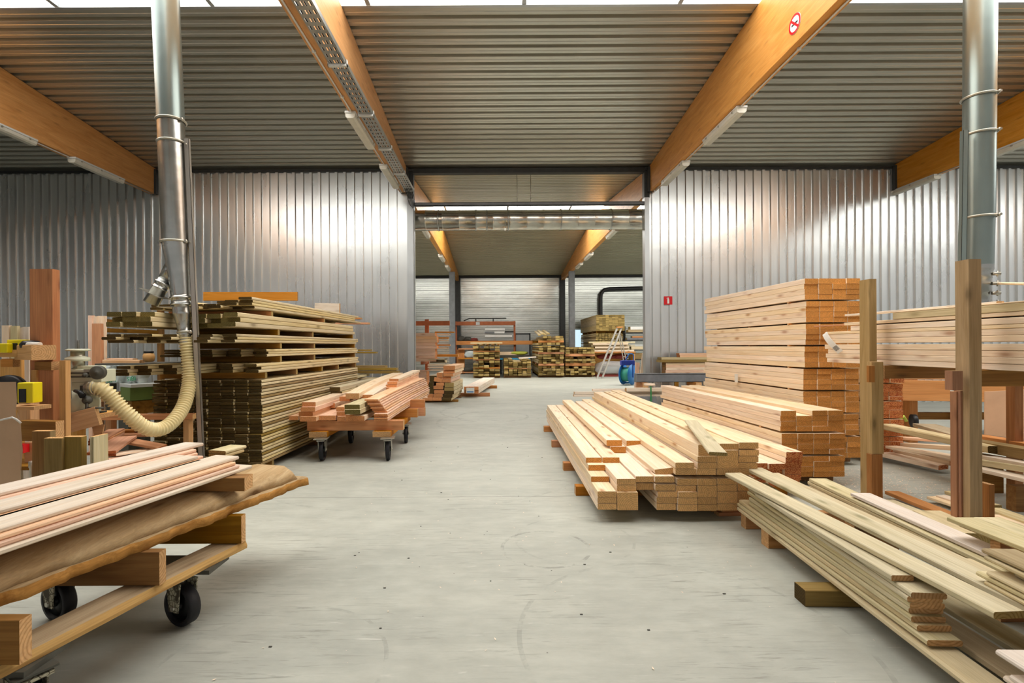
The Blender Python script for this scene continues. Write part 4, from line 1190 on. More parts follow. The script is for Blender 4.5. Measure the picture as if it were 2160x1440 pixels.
# ------------------------------------------------------------------ saw corner
ws = thing('timber_saw_stand', (-3.7, 4.1, 0), 'heavy timber stand with a tall upright plank beside the radial saw', 'stand')
def vbeam(px0, px1, y0, y1, Y, dep, m, nm, par=ws, e=None, lab=None, cat=None, grp=None):
    x0, x1 = (px0 - CX) / F * Y, (px1 - CX) / F * Y
    za, zb = P((px0 + px1) / 2, y1, Y).z, P((px0 + px1) / 2, y0, Y).z
    return board(nm, ((x0 + x1) / 2, Y + dep / 2, max(za, 0.0)), ((x0 + x1) / 2, Y + dep / 2, zb), dep, x1 - x0, m, e or M.timber_end, lab, cat or 'plank', grp, parent=par, up=(-1, 0, 0))
M.deepred = wood('red_fir', 'cc8644', 'b06a30', '6a3414', .6, .55, .06)
M.lightfir = wood('light_fir', 'dcae7c', 'c6945e', '7a4a24', .6, .6, .08)
vbeam(87, 136, 567, 1100, 4.0, .07, M.deepred, 'upright')
vbeam(131, 145, 760, 1100, 3.93, .05, M.lightfir, 'upright_cheek')
def dbox(c, yaw, lx, ly, lz, m, e, nm, par=None, lab=None, cat=None, grp=None):
    """box timber centred on c, its long side lx turned by yaw"""
    a = Vector((math.cos(yaw), math.sin(yaw), 0)) * lx / 2
    c = Vector(c) - Vector((0, 0, lz / 2))
    return board(nm, c - a, c + a, ly, lz, m, e, lab, cat or 'block', grp, parent=par)
dbox(P(74, 743, 3.98), math.radians(-32), .42, .15, .12, M.lightfir, M.timber_end, 'arm_block', ws)
dbox(P(95, 771, 4.0), math.radians(-20), .28, .06, .07, M.brown, M.timber_end, 'lower_block', ws)
vbeam(70, 82, 780, 880, 3.98, .06, M.lightfir, 'rail_cheek')
vbeam(50, 76, 834, 890, 3.8, .08, M.lightfir, 'foot_block')
dbox(P(90, 908, 3.75), math.radians(-12), .34, .06, .16, M.brown, M.timber_end, 'base_block', ws)
dbox(P(15, 745, 4.05), math.radians(-5), .3, .1, .06, M.lightfir, M.timber_end, 'shelf', ws)
dbox(P(22, 765, 4.08), 0, .1, .06, .07, M.orangebeam, M.timber_end, 'shelf_cleat', ws)
vbeam(20, 70, 758, 990, 4.25, .03, M.lightfir, 'back_panel')

board('low_shelf', (-3.75, 3.62, .52), (-3.35, 3.62, .52), .25, .03, M.brown, M.timber_end, parent=ws)
board('side_shelf', (-3.72, 3.64, .945), (-3.42, 3.64, .945), .14, .028, M.lightfir, M.timber_end, parent=ws)
# grey-green radial arm saw
rs = thing('radial_arm_saw', (-3.5, 4.2, .8), 'grey-green radial arm saw with dark handwheel beside the timber stand', 'saw')
def pbox(x0, x1, y0, y1, Y, dep, m, nm, par, bev=.006):
    a, b = P(x0, y1, Y), P(x1, y0, Y)
    return MB().box((a.x, Y, a.z), (b.x, Y + dep, b.z)).build(nm, m, par, bevel=bev)
pbox(146, 214, 779, 806, 4.15, .16, M.machine, 'arm', rs)
pbox(150, 205, 771, 780, 4.18, .1, M.machine, 'arm_top', rs)
m = MB(); a, b = P(150, 788, 4.15), P(205, 790, 4.15); m.box((a.x, 4.142, a.z), (b.x, 4.15, a.z + .012)); a = P(150, 796, 4.15); m.box((a.x, 4.142, a.z), (b.x, 4.15, a.z + .012)); m.build('arm_groove', M.machinedark, rs)
c = P(211, 785, 4.1)
m = MB(); m.lathe(c, (.25, -1, 0), [(0, .02), (0, .052), (.01, .058), (.045, .058), (.052, .05), (.052, .015), (.06, .015), (.06, .001)], 24); hw = m.build('handwheel', M.machinedark, rs)
c = P(182, 791, 4.13); m = MB(); m.lathe(c, (0, -1, 0), [(0, .02), (.02, .02), (.02, .012), (.03, .012), (.03, .001)], 14); m.build('lock_knob', M.machinedark, rs)
c = P(187, 781.5, 4.14); MB().box((c.x - .035, 4.13, c.z - .01), (c.x + .03, 4.15, c.z + .012)).build('scale_plate', M.zinc, rs)
c = P(164, 776, 4.22)
m = MB(); m.cyl(c, c + Vector((0, 0, .15)), .05, n=20); m.build('column', M.zinc, rs)
m = MB(); m.lathe(c + Vector((0, 0, .06)), (0, 0, 1), [(0, .09), (.03, .085), (.05, .04), (.09, .03)], 24); m.build('column_cap', M.machine, rs)
c2 = P(165, 738, 4.22)
m = MB(); m.lathe(c2, (0, 0, 1), [(-.012, .02), (-.008, .085), (.004, .088), (.01, .07), (.01, .02)], 24); m.build('height_wheel', M.machine, rs)
m = MB(); m.cyl(c2 - Vector((0, 0, .1)), c2 + Vector((0, 0, .085)), .009, n=8); m.build('crank_shaft', M.machinedark, rs)
pbox(150, 192, 806, 835, 4.16, .16, M.machine, 'carriage', rs)
pbox(168, 187, 813, 824, 4.15, .02, M.machinedark, 'nameplate', rs, .002)
pbox(160, 190, 835, 872, 4.18, .12, M.machine, 'motor_yoke', rs)
c = P(150, 850, 4.12)
m = MB(); m.lathe(c, (-.3, -1, 0), [(-.16, .05), (-.16, .1), (-.02, .105), (0, .09), (.02, .04)], 24); m.build('motor', M.machine, rs)
m = MB(); Mx = frame(P(152, 765, 4.05), P(157, 838, 4.02), (0, -1, 0)); L = .32
m.prism([(0, -.012), (.06, -.03), (.2, -.04), (.31, -.035), (.33, -.01), (.3, .012), (.15, .01)], .012, Matrix(((0, 0, 1, P(152, 765, 4.05).x), (0, 1, 0, 4.02), (-1, 0, 0, P(152, 765, 4.05).z), (0, 0, 0, 1))))
m.build('blade_guard', M.zinc, rs)
c = P(186, 843, 4.12); m = MB(); m.lathe(c, (.3, -1, 0), [(0, .01), (0, .035), (.02, .038), (.03, .02), (.05, .012)], 16); m.build('clamp_wheel', M.machinedark, rs)
m = MB(); m.tube([P(158, 824, 4.1), P(168, 827, 4.08), P(175, 835, 4.07)], lambda s: .014 + .012 * s, 10); m.build('handle', M.black, rs)
m = MB(); m.tube([P(182, 860, 4.1), P(200, 860, 4.1), P(219, 860, 4.12)], .008, 8); m.tube([P(183, 850, 4.1), P(183, 872, 4.1)], .012, 8); m.build('stop_bar', M.machinedark, rs)
pbox(140, 186, 872, 876, 4.12, .2, M.machinedark, 'base_plate', rs, .002)
m = MB(); a, b = P(188, 817, 4.18), P(205, 817, 4.18); m.cyl(a, b, .066, .064, 20); m.build('dust_port', M.zinc, rs)

# saw bench
wb = thing('saw_bench', (-3.3, 4.5, 0), 'long timber saw bench below the grey-green saw', 'bench')
a, b = P(128, 876, 4.3), P(412, 870, 4.88)
board('bench_top', P(152, 882, 4.38), P(213, 882, 4.4), .5, .04, M.lightfir, M.timber_end, parent=wb)
board('front_rail', P(150, 912, 4.07), P(214, 895, 4.12), .05, .16, M.lightfir, M.timber_end, parent=wb)
board('long_rail', P(212, 885, 5.0), P(411, 883, 5.12), .10, .055, M.orangebeam, M.spruce_end, parent=wb)
for px, Y in ((228, 5.0), (300, 5.05), (392, 5.11)):
    p = P(px, 885, Y); board('leg', (p.x, p.y, 0), (p.x, p.y, p.z - .001), .06, .08, M.lightfir if px != 300 else M.machinedark, M.timber_end, parent=wb)
p = P(150, 915, 4.15); board('leg', (p.x - .25, 4.45, 0), (p.x - .25, 4.45, .75), .08, .1, M.lightfir, M.timber_end, parent=wb)
vbeam(195, 208, 838, 872, 4.45, .06, M.orangebeam, 'fence_post', wb)
board('brace', P(192, 851, 4.42), P(222, 846, 4.42), .05, .06, M.lightfir, M.timber_end, parent=wb)
m = MB(); a = P(205, 905, 4.2); m.prism([(-.05, .03), (.0, -.14), (.025, -.12), (.06, .04)], .012, Matrix.Translation(a)); m.build('wedge', M.lightfir, wb)

# odds and ends round the saw
def tlab(o, lab, cat, grp=None): return tag(o, lab, cat, grp)
p = P(0, 1010, 3.1)
m = MB(); w0 = [(-40, 806), (34, 805), (36, 845), (33, 868), (40, 910), (50, 1178), (-40, 1182)]
fr = [m.bm.verts.new(P(x, y, 3.12 + .0006 * (y - 805))) for x, y in w0]; bk = [m.bm.verts.new(P(x, y, 3.13 + .0006 * (y - 805))) for x, y in w0]
m.face(fr); m.face(bk[::-1])
for i in range(7): m.face([fr[i], fr[(i + 1) % 7], bk[(i + 1) % 7], bk[i]])
cb = m.build('cardboard_sheet', M.cardboard); tlab(cb, 'folded brown cardboard sheet standing in front of the saw stand', 'cardboard')
m = MB(); w0 = [(36, 868), (43, 885), (48, 950), (44, 1000), (40, 930)]
fr = [m.bm.verts.new(P(x, y, 3.15)) for x, y in w0]; bk = [m.bm.verts.new(P(x, y, 3.22)) for x, y in w0]; m.face(fr); m.face(bk[::-1])
for i in range(5): m.face([fr[i], fr[(i + 1) % 5], bk[(i + 1) % 5], bk[i]])
m.build('folded_flap', M.cardboard, cb)
m = MB(); m.tube([P(-40, 888, 3.1), P(0, 886, 3.1), P(26, 880, 3.1), P(34, 884, 3.1), P(44, 892, 3.12)], .006, 6); m.build('string', M.paper, cb)
def ybox(x0, x1, y0, y1, Y, dep, lab, lid=True):
    t = thing('yellow_box', P((x0 + x1) / 2, y1, Y), lab, 'box', 'yellow boxes')
    pbox(x0, x1, y0, y1, Y, dep, M.yellow, 'body', t)
    pbox(x0 + (x1 - x0) * .1, x0 + (x1 - x0) * .55, y0 + (y1 - y0) * .3, y1 - 1, Y - .004, .01, M.black, 'black_label', t, .001)
    return t
ybox(14, 54, 716, 741, 4.0, .16, 'yellow and black box on the saw stand shelf beside the tall plank')
ybox(-22, 15, 724, 744, 3.95, .14, 'yellow box at the picture edge on the saw stand shelf')
ybox(36, 69, 807, 850, 3.6, .08, 'upright yellow box with black panel behind the cardboard sheet')
c = P(28, 826, 3.95); m = MB(); m.lathe(c, (0, -1, 0), [(0, .02), (0, .135), (.03, .14), (.06, .135), (.06, .02)], 36); tlab(m.build('saw_blade_guard', M.black), 'black round blade guard behind the cardboard sheet', 'guard')
m = MB(); c = P(68, 728, 4.0); m.lathe(c - Vector((0, 0, .02)), (0, 0, 1), [(0, .001), (0, .075), (.03, .08), (.055, .06), (.062, .001)], 20); tlab(m.build('tape_roll', M.black), 'dark roll beside the yellow box on the saw stand', 'roll')
m = MB(); c = P(72, 727, 3.93); m.cyl(c - Vector((.05, 0, 0)), c + Vector((.05, 0, 0)), .022, n=14); tlab(m.build('cloth_roll', M.paper), 'small pinkish white cloth roll beside the tall plank', 'roll')
for k, (x0, x1, y0, m_, lab) in enumerate(((11, 27, 686, M.spruce, 'leaning cream offcut, nearest the picture edge'), (29, 44, 687, M.treated_pale, 'leaning cream offcut, middle one of three'), (45, 57, 690, M.bluewhite, 'leaning white offcut behind the two cream ones'), (54, 68, 689, M.bluewhite, 'leaning white offcut nearest the tall upright plank'))):
    vbeam(x0, x1, y0, 1100, 4.5 + .06 * (k == 2), .03, m_, 'offcut', None, M.spruce_end, lab + ', behind the yellow boxes', 'offcut', 'offcuts behind the yellow boxes')
for k, (x0, x1, y0, Y, m_, lab) in enumerate(((190, 199, 665, 6.4, M.douglas, 'upright plank, narrow one beside the saw'), (199, 207, 667, 6.42, M.spruce, 'upright plank in the middle behind the saw'), (207, 214, 668, 6.5, M.orangebeam, 'thin upright plank, darkest of those behind the saw'), (213, 227, 666, 6.46, M.spruce, 'upright pale plank, tallest edge of those behind the saw'), (203, 222, 682, 6.3, M.orangebeam, 'short orange plank in front of the upright ones behind the saw'))):
    vbeam(x0, x1, y0, 1100, Y, .05, m_, 'upright_plank', None, M.spruce_end, lab, 'plank', 'upright planks behind the saw')
# table with bottle behind
tb_ = thing('planer_table', (-4.7, 6.4, 0), 'dark machine table behind the hose carrying offcuts and an amber pot', 'table')
a, b = P(213, 766, 6.2), P(330, 766, 6.2)
MB().box((a.x, 6.1, a.z - .03), (b.x, 6.75, a.z)).build('table_top', M.machinedark, tb_, bevel=.004)
for px in (235, 300):
    p = P(px, 800, 6.4); MB().box((p.x - .03, 6.35, 0), (p.x + .03, 6.45, a.z - .03)).build('leg', M.machinedark, tb_)
for k, (x0, x1, y1, t) in enumerate(((222, 300, 765, .04), (230, 285, 760, .03), (260, 312, 764, .02))):
    board('offcut', P(x0, y1, 6.3 + .15 * k), P(x1, y1 + .5, 6.32 + .15 * k), .1, t, M.douglas, M.timber_end, ('long reddish offcut on the machine table', 'short reddish offcut on the machine table, behind the long one', 'thin splintered offcut on the machine table beside the amber pot')[k], 'offcut', 'offcuts on the machine table')
gb = thing('glue_pot', P(314, 762, 6.25), 'amber pot with black lid at the end of the machine table', 'pot')
c = P(314, 763, 6.25)
m = MB(); m.lathe(c, (0, 0, 1), [(0, .04), (.01, .06), (.07, .068), (.1, .06), (.115, .05)], 20); m.build('body', M.glue, gb)
m = MB(); m.cyl(c + Vector((0, 0, .115)), c + Vector((0, 0, .14)), .055, n=20); m.build('lid', M.black, gb)
m = MB(); m.box((c.x - .05, 6.22, c.z - .14), (c.x + .08, 6.3, c.z - .035)); tlab(m.build('spice_box', M.white), 'small white carton under the amber pot beside the treated stack', 'carton')
# plastic sack with green lettering
m = MB(); rows_ = []
rnd = random.Random(3)
n = 18
for j in range(9):
    row = []
    for i in range(n):
        x = 214 + (292 - 214) * i / (n - 1); y = 771 + (808 - 771) * j / 8
        row.append(m.bm.verts.new(P(x + rnd.uniform(-.6, .6), y, 6.02 + .05 * math.sin(i * 1.1 + j * .4) + rnd.uniform(-.012, .012))))
    rows_.append(row)
bk_ = [[m.bm.verts.new(v.co + Vector((0, .22 - .08 * abs(j - 4) / 4, 0))) for v in row] for j, row in enumerate(rows_)]
for A in (rows_, bk_):
    for j in range(8):
        for i in range(n - 1):
            f = m.face([A[j][i], A[j][i + 1], A[j + 1][i + 1], A[j + 1][i]])
            if f: f.smooth = True
for j in range(8):
    for i in (0, n - 1): m.face([rows_[j][i], rows_[j + 1][i], bk_[j + 1][i], bk_[j][i]])
for i in range(n - 1):
    for j in (0, 8): m.face([rows_[j][i], rows_[j][i + 1], bk_[j][i + 1], bk_[j][i]])
sk = m.build('plastic_sack', M.sacking); tlab(sk, 'crumpled translucent plastic sack with green lettering under the machine table', 'sack')
def text(body, size, loc, rot, mat, name, par, ext=.001):
    cu = bpy.data.curves.new(name, 'FONT'); cu.body = body; cu.size = size; cu.extrude = ext; cu.align_x = 'CENTER'; cu.align_y = 'CENTER'
    o = bpy.data.objects.new(name, cu); COL.objects.link(o)
    dg = bpy.context.evaluated_depsgraph_get()
    me = bpy.data.meshes.new_from_object(o.evaluated_get(dg)); bpy.data.objects.remove(o)
    o = bpy.data.objects.new(name, me); me.materials.clear(); me.materials.append(mat)
    o.matrix_basis = Matrix.Translation(loc) @ rot; COL.objects.link(o); adopt(o, par)
    return o
RX = Matrix.Rotation(math.pi / 2, 4, 'X')
text('NIA', .10, P(230, 801, 5.94), RX @ Matrix.Rotation(.12, 4, 'Z'), M.letter, 'green_lettering', sk)
text('SIBI', .075, P(277, 799, 5.94), RX @ Matrix.Rotation(.1, 4, 'Z'), M.letter, 'green_lettering', sk)
# green machine bed behind the hose
gm = thing('planer_bed', (-4.7, 6.0, 0), 'long green machine bed with pale top behind the hose', 'machine')
a, b = P(236, 816, 5.7), P(332, 811, 6.1)
MB().bar(a + Vector((0, .2, 0)), b + Vector((0, .2, 0)), .34, .04).build('bed_top', M.greylt, gm, bevel=.004)
MB().bar(a + Vector((0, .2, -.1)), b + Vector((0, .2, -.1)), .28, .16).build('bed_side', M.green, gm, bevel=.006)
MB().bar(a + Vector((0, .24, -.27)), b + Vector((0, .24, -.27)), .24, .16).build('lower_beam', M.brown, gm)
for s in (.1, .9):
    p = a.lerp(b, s) + Vector((0, .2, 0)); MB().box((p.x - .06, p.y - .1, 0), (p.x + .06, p.y + .1, p.z - .35)).build('leg', M.machinedark, gm)
# greenish boards standing in front of the saw stand
for k, (x0, x1, y0, y1, Y, m_, lab) in enumerate(((85, 124, 909, 1300, 3.35, M.olive, 'standing olive board beside the dark gas cylinder'), (110, 149, 924, 1300, 3.2, M.olive, 'knotty standing olive board, middle of the three by the saw'), (151, 190, 921, 1300, 3.22, M.olive, 'dark standing olive board, nearest the reddish cladding pile'), (190, 194, 921, 1300, 3.2, M.treated_pale, 'thin pale standing lath edge beside the dark olive board'), (195, 199, 921, 1300, 3.2, M.treated_pale, 'outermost thin pale standing lath beside the dark olive board'))):
    vbeam(x0, x1, y0, y1, Y, .045 if x1 - x0 > 10 else .12, m_, 'standing_board', None, M.spruce_end, lab, 'board', 'boards standing by the saw')
m = MB(); c = P(76, 1000, 3.45); m.lathe((c.x, c.y, 0), (0, 0, 1), [(0, .03), (0, .035), (.55, .035), (.56, .04), (.6, .04), (.6, .03)], 18); tlab(m.build('metal_tube', M.zinc), 'standing metal tube in front of the saw stand', 'tube')
m = MB(); a = P(54, 944, 3.6); m.box((a.x - .035, 3.55, a.z - .03), (a.x + .03, 3.65, a.z + .03)); tlab(m.build('red_tin', M.red), 'small red tin low between cardboard and standing boards', 'tin')
m = MB(); a = P(66, 946, 3.62); m.box((a.x - .03, 3.6, a.z - .1), (a.x + .035, 3.68, a.z + .05)); tlab(m.build('wood_chip_block', M.lightfir), 'small pale wood block beside the red tin', 'block')
m = MB(); a = P(48, 985, 3.7); m.lathe((a.x, a.y, .001), (0, 0, 1), [(0, .1), (.3, .1), (.32, .09), (.32, .02)], 22); tlab(m.build('paint_drum', M.steel), 'dark grey drum on the floor behind the cardboard sheet', 'drum')
# reddish cladding offcuts in a heap
CLD = [((200, 948, 4.1), (262, 918, 4.7), .14, M.redboard), ((204, 945, 4.12), (264, 914, 4.72), .14, M.redboard), ((206, 941, 4.14), (262, 910, 4.72), .14, M.redboard)]
GCL = 'reddish cladding offcuts in the heap'
heap = [
 (P(206, 985, 3.9), P(300, 980, 4.3), .15, .022, M.douglas, 'lowest pinkish offcut of the cladding heap beside the standing boards'),
 (P(212, 972, 4.0), P(330, 960, 4.6), .14, .022, M.douglas, 'long pale offcut lying low in the cladding heap'),
 (P(230, 962, 4.1), P(334, 947, 4.7), .12, .02, M.spruce, 'pale lath across the middle of the cladding heap'),
 (P(214, 958, 4.05), P(262, 925, 4.55), .2, .024, M.redboard, 'wide brick-red board slanting in the cladding heap'),
 (P(258, 930, 4.5), P(342, 945, 4.55), .16, .022, M.redboard, 'pinkish board reaching toward the strut in the cladding heap'),
 (P(205, 938, 4.3), P(246, 917, 4.75), .13, .02, M.redboard, 'lower one of the three stacked reddish offcuts under the bench'),
 (P(205, 933, 4.32), P(247, 912, 4.77), .13, .02, M.redboard, 'middle one of the three stacked reddish offcuts under the bench'),
 (P(207, 928, 4.34), P(246, 908, 4.79), .13, .02, M.redboard, 'upper one of the three stacked reddish offcuts under the bench'),
 (P(225, 921, 5.0), P(330, 919, 5.0), .1, .03, M.trolley, 'brown board lying behind the cladding heap under the hose'),
 (P(236, 912, 5.1), P(291, 912, 5.1), .1, .03, M.trolley, 'short brown board behind the cladding heap, under the bench rail'),
]
for a, b, w_, t, m_, lab in heap: board('cladding_offcut', a, b, w_, t, m_, M.redend, lab, 'offcut', GCL)
# ------------------------------------------------------------------ treated boards in the near corner of the aisle
GT = 'treated boards in the fanned corner pile'
tp_, te_ = M.treated_pale, M.pale_end
low = [
 ((1.925, 3.74, .118), (1.795, .95, .088), .145, .026, 'bottom board of the fanned treated pile, nearest the open floor'),
 ((1.935, 3.76, .145), (1.865, 2.02, .135), .145, .026, 'second board of the fanned treated pile'),
 ((1.945, 3.75, .172), (1.875, 2.08, .162), .145, .026, 'third board of the fanned treated pile'),
 ((1.955, 3.62, .199), (1.868, 2.10, .189), .145, .026, 'fourth board of the fanned treated pile, sharply cut far end'),
 ((1.965, 3.64, .226), (1.875, 2.12, .216), .145, .026, 'fifth board of the fanned treated pile'),
 ((1.985, 3.70, .253), (1.872, 2.11, .243), .145, .026, 'sixth board of the fanned treated pile'),
 ((2.000, 3.72, .280), (1.862, 2.11, .270), .145, .026, 'seventh board of the fanned treated pile'),
 ((2.010, 3.74, .307), (1.862, 2.09, .297), .145, .026, 'eighth board of the fanned treated pile'),
]
for a, b, w_, t, lab in low: board('treated_board', a, b, w_, t, tp_ if 'nd ' in lab or 'th ' in lab else M.treated, M.timber_end, lab, 'board', GT, ch=.006)
board('treated_board', (1.86, 3.4, .334), (1.832, 2.19, .325), .10, .027, tp_, M.timber_end, 'short board ending in front on top of the fanned treated pile', 'board', GT, ch=.004)
board('treated_board', (1.842, 3.78, .372), (1.945, 1.84, .352), .128, .028, tp_, te_, 'wide pale treated board, topmost of the fanned pile, toward the open floor', 'board', GT, ch=.005)
board('treated_board', (2.06, 3.88, .385), (2.105, 1.86, .355), .132, .028, tp_, te_, 'wide pale treated board lying beside the topmost one of the fanned pile', 'board', GT, ch=.005)
board('treated_board', (2.17, 3.84, .355), (2.22, 1.9, .327), .132, .026, M.treated, te_, 'treated board half hidden under the wide pale pair', 'board', GT, ch=.005)
board('treated_board', (2.10, 3.3, .088), (2.02, 1.35, .088), .145, .026, M.dusty, M.pale_end, 'dusty grey board near the floor, first to the rack side of the bottom one', 'board', GT)
board('treated_board', (2.28, 3.2, .088), (2.22, 1.3, .088), .145, .026, M.treated_pale, M.pale_end, 'low green-grey board on the rack side of the dusty grey one', 'board', GT)
board('floor_bearer', (1.64, 2.63, 0), (2.6, 2.60, 0), .10, .086, M.olive, M.treated_end, 'dark bearer sticking out under the fanned treated pile', 'bearer', 'bearers of the corner pile')
board('floor_bearer', (1.855, 3.36, 0), (2.7, 3.36, 0), .09, .11, M.timber, M.timber_end, 'orange bearer under the middle of the fanned treated pile', 'bearer', 'bearers of the corner pile')
board('floor_bearer', (1.88, 3.70, 0), (2.75, 3.72, 0), .07, .116, M.timber, M.timber_end, 'upright bearer under the far end of the fanned treated pile', 'bearer', 'bearers of the corner pile')
for k, (x, y, zz) in enumerate(((1.80, 3.98, 0), (1.79, 4.10, 0), (1.83, 3.99, .031))):
    board('offcut', (x, y, zz), (x + .22, y + .02, zz), .08, .03, M.trolley, M.timber_end, ('small orange offcut on the floor before the flat joist pile', 'second small orange offcut behind the first one by the flat pile', 'small offcut on top of the two by the flat joist pile')[k], 'offcut', 'offcuts before the flat pile')
# second heap: four boards, with a pinkish one on top
for k in range(4):
    board('treated_board', (2.585, 3.92 - .02 * (k % 2), .205 + k * .029), (2.475, 1.7 + .1 * k, .195 + k * .029), .14, .027, M.treated if k != 3 else tp_, te_, f'treated board, {nth(k + 1)} up in the heap under the pinkish board', 'board', GT, ch=.005)
board('spacer_block', (2.40, 3.3, .0), (2.7, 3.3, 0), .09, .195, M.brown, M.timber_end, 'brown block carrying the heap under the pinkish board', 'block')
board('spacer_block', (2.40, 2.1, .0), (2.7, 2.1, 0), .09, .19, M.brown, M.timber_end, 'near brown block carrying the heap under the pinkish board', 'block')
board('pink_board', (2.565, 3.42, .326), (2.525, 2.25, .316), .135, .022, M.bluewhite, M.redend, 'pinkish white board with red edge lying on the second treated heap', 'board')
board('treated_board', (2.50, 2.34, .342), (2.47, 1.4, .336), .15, .026, tp_, te_, 'short pale board covering the near end of the pinkish board', 'board', GT, ch=.005)
for k in range(3):
    board('treated_board', (2.30, 2.36 + .03 * k, .24 + k * .03), (2.24, 1.3, .24 + k * .03), .13, .026, M.treated, te_, f'treated board, {nth(k + 1)} up in the narrow heap between wide pale pair and pinkish board', 'board', GT)
# wide tongue and groove pair by the near post
for k, (x, w_) in enumerate(((2.535, .145), (2.68, .14))):
    board('cladding_board', (x + .01, 2.66, .424), (x - .03, 1.3, .424), w_, .02, tp_, te_, ('pale cladding board at the foot of the near post, open-floor side', 'pale cladding board at the foot of the near post, inner side')[k], 'board', 'cladding pair by the near post', ch=.002)
board('cladding_board', (2.60, 2.64, .40), (2.56, 1.3, .40), .16, .021, M.treated, te_, 'lower cladding board beneath the pale pair by the near post', 'board', 'cladding pair by the near post')
board('spacer_block', (2.52, 2.45, .0), (2.85, 2.45, .0), .05, .398, M.postred, M.timber_end, 'reddish block under the cladding pair by the near post', 'block')
# fan of boards at the frame edge
fan = [(2.095, 2.03, .318), (2.10, 2.07, .341), (2.095, 2.02, .364), (2.15, 1.96, .387), (2.125, 2.06, .412), (2.13, 2.075, .436)]
for k, (x, y, zz) in enumerate(fan):
    board('treated_board', (x + .02, y, zz + .064), (x - .05, 1.1, zz + .064), .14, .019, (M.treated, tp_, M.treated, tp_, M.treated, M.dusty)[k], te_, f'rounded treated board, {nth(k + 1)} from the bottom of the fan at the frame edge', 'board', 'rounded boards at the frame edge', ch=.009)
white_ = [(1.775, 1.60, .215), (1.80, 1.66, .238), (1.79, 1.63, .261), (1.83, 1.60, .284), (1.80, 1.685, .312)]
for k, (x, y, zz) in enumerate(white_):
    board('white_board', (x + .01, y, zz), (x - .02, .95, zz), .15, .02, M.bluewhite, M.bluewhite, f'whitish board, {nth(k + 1)} from the bottom of the bundle in the near corner', 'board', 'whitish boards in the near corner', ch=.008)
board('spacer_block', (1.70, 1.25, .115), (1.95, 1.25, .115), .08, .10, M.brown, M.timber_end, 'block under the whitish bundle in the near corner', 'block')
board('spacer_block', (1.98, 1.45, .115), (2.3, 1.45, .115), .08, .124, M.brown, M.timber_end, 'block under the frame edge fan', 'block')

# ------------------------------------------------------------------ clutter under the post rack
GU = 'boards under the post rack'
cl = [
 (P(1868, 962, 5.75), P(1990, 990, 5.2), .16, .05, M.spruce, M.stamped_end, 'lowest board on the floor under the rack, red end'),
 (P(1868, 950, 5.9), P(2014, 981, 5.2), .15, .05, M.spruce, M.stamped_end, 'red-stamped board end beside the lowest board under the rack'),
 (P(1880, 945, 5.7), P(2060, 974, 4.7), .14, .03, M.spruce, M.spruce_end, 'long pale board slanting above the red-stamped ends'),
 (P(1905, 941, 5.8), P(2075, 954, 4.8), .15, .045, M.spruce, M.spruce_end, 'pale plank under the rack just below the rounded beam'),
 (P(1885, 925, 6.0), P(1990, 932, 5.4), .15, .03, M.douglas, M.orange_end, 'reddish plank under the rack behind the rounded beam'),
 (P(1872, 905, 5.75), P(2105, 956, 4.3), .16, .065, M.treated, M.treated_end, 'thick rounded greenish beam lying across under the rack'),
 (P(1950, 900, 6.1), P(2070, 935, 5.0), .24, .04, M.dusty, M.treated_end, 'dusty dark-topped board behind the rounded beam'),
]
for a, b, w_, t, m_, e_, lab in cl: board('stored_board', a, b, w_, t, m_, e_, lab, 'board', GU, ch=.01 if 'rounded' in lab and 'thick' in lab else .003)
cr = [
 (P(2060, 922, 5.0), P(2260, 955, 3.9), .16, .03, M.trolley, M.timber_end, 'orange-brown board behind the near post at knee height'),
 (P(2050, 945, 4.7), P(2260, 985, 3.7), .15, .09, M.olive, M.treated_end, 'thick olive beam behind the near post'),
 (P(2050, 962, 4.55), P(2260, 1000, 3.6), .15, .035, M.bluewhite, M.spruce_end, 'whitish board below the thick olive beam'),
 (P(2060, 978, 4.4), P(2260, 1010, 3.6), .12, .05, M.treated_pale, M.pale_end, 'grey-green beam below the whitish board behind the near post'),
 (P(2060, 990, 4.3), P(2260, 1035, 3.5), .15, .03, M.bluewhite, M.spruce_end, 'thin pale board lowest behind the near post at knee height'),
]
for a, b, w_, t, m_, e_, lab in cr: board('stored_board', a, b, w_, t, m_, e_, lab, 'board', GU)
for k, (x, y, h) in enumerate(((4.17, 4.55, .36), (4.05, 4.05, .31))):
    board('rack_trestle', (x + .25, y, 0), (x + .55, y, 0), .08, h - .1, M.brown, M.brown, ('dark support block under the stored boards, far one', 'dark support block under the stored boards, near one')[k], 'block', 'support blocks under the stored boards')
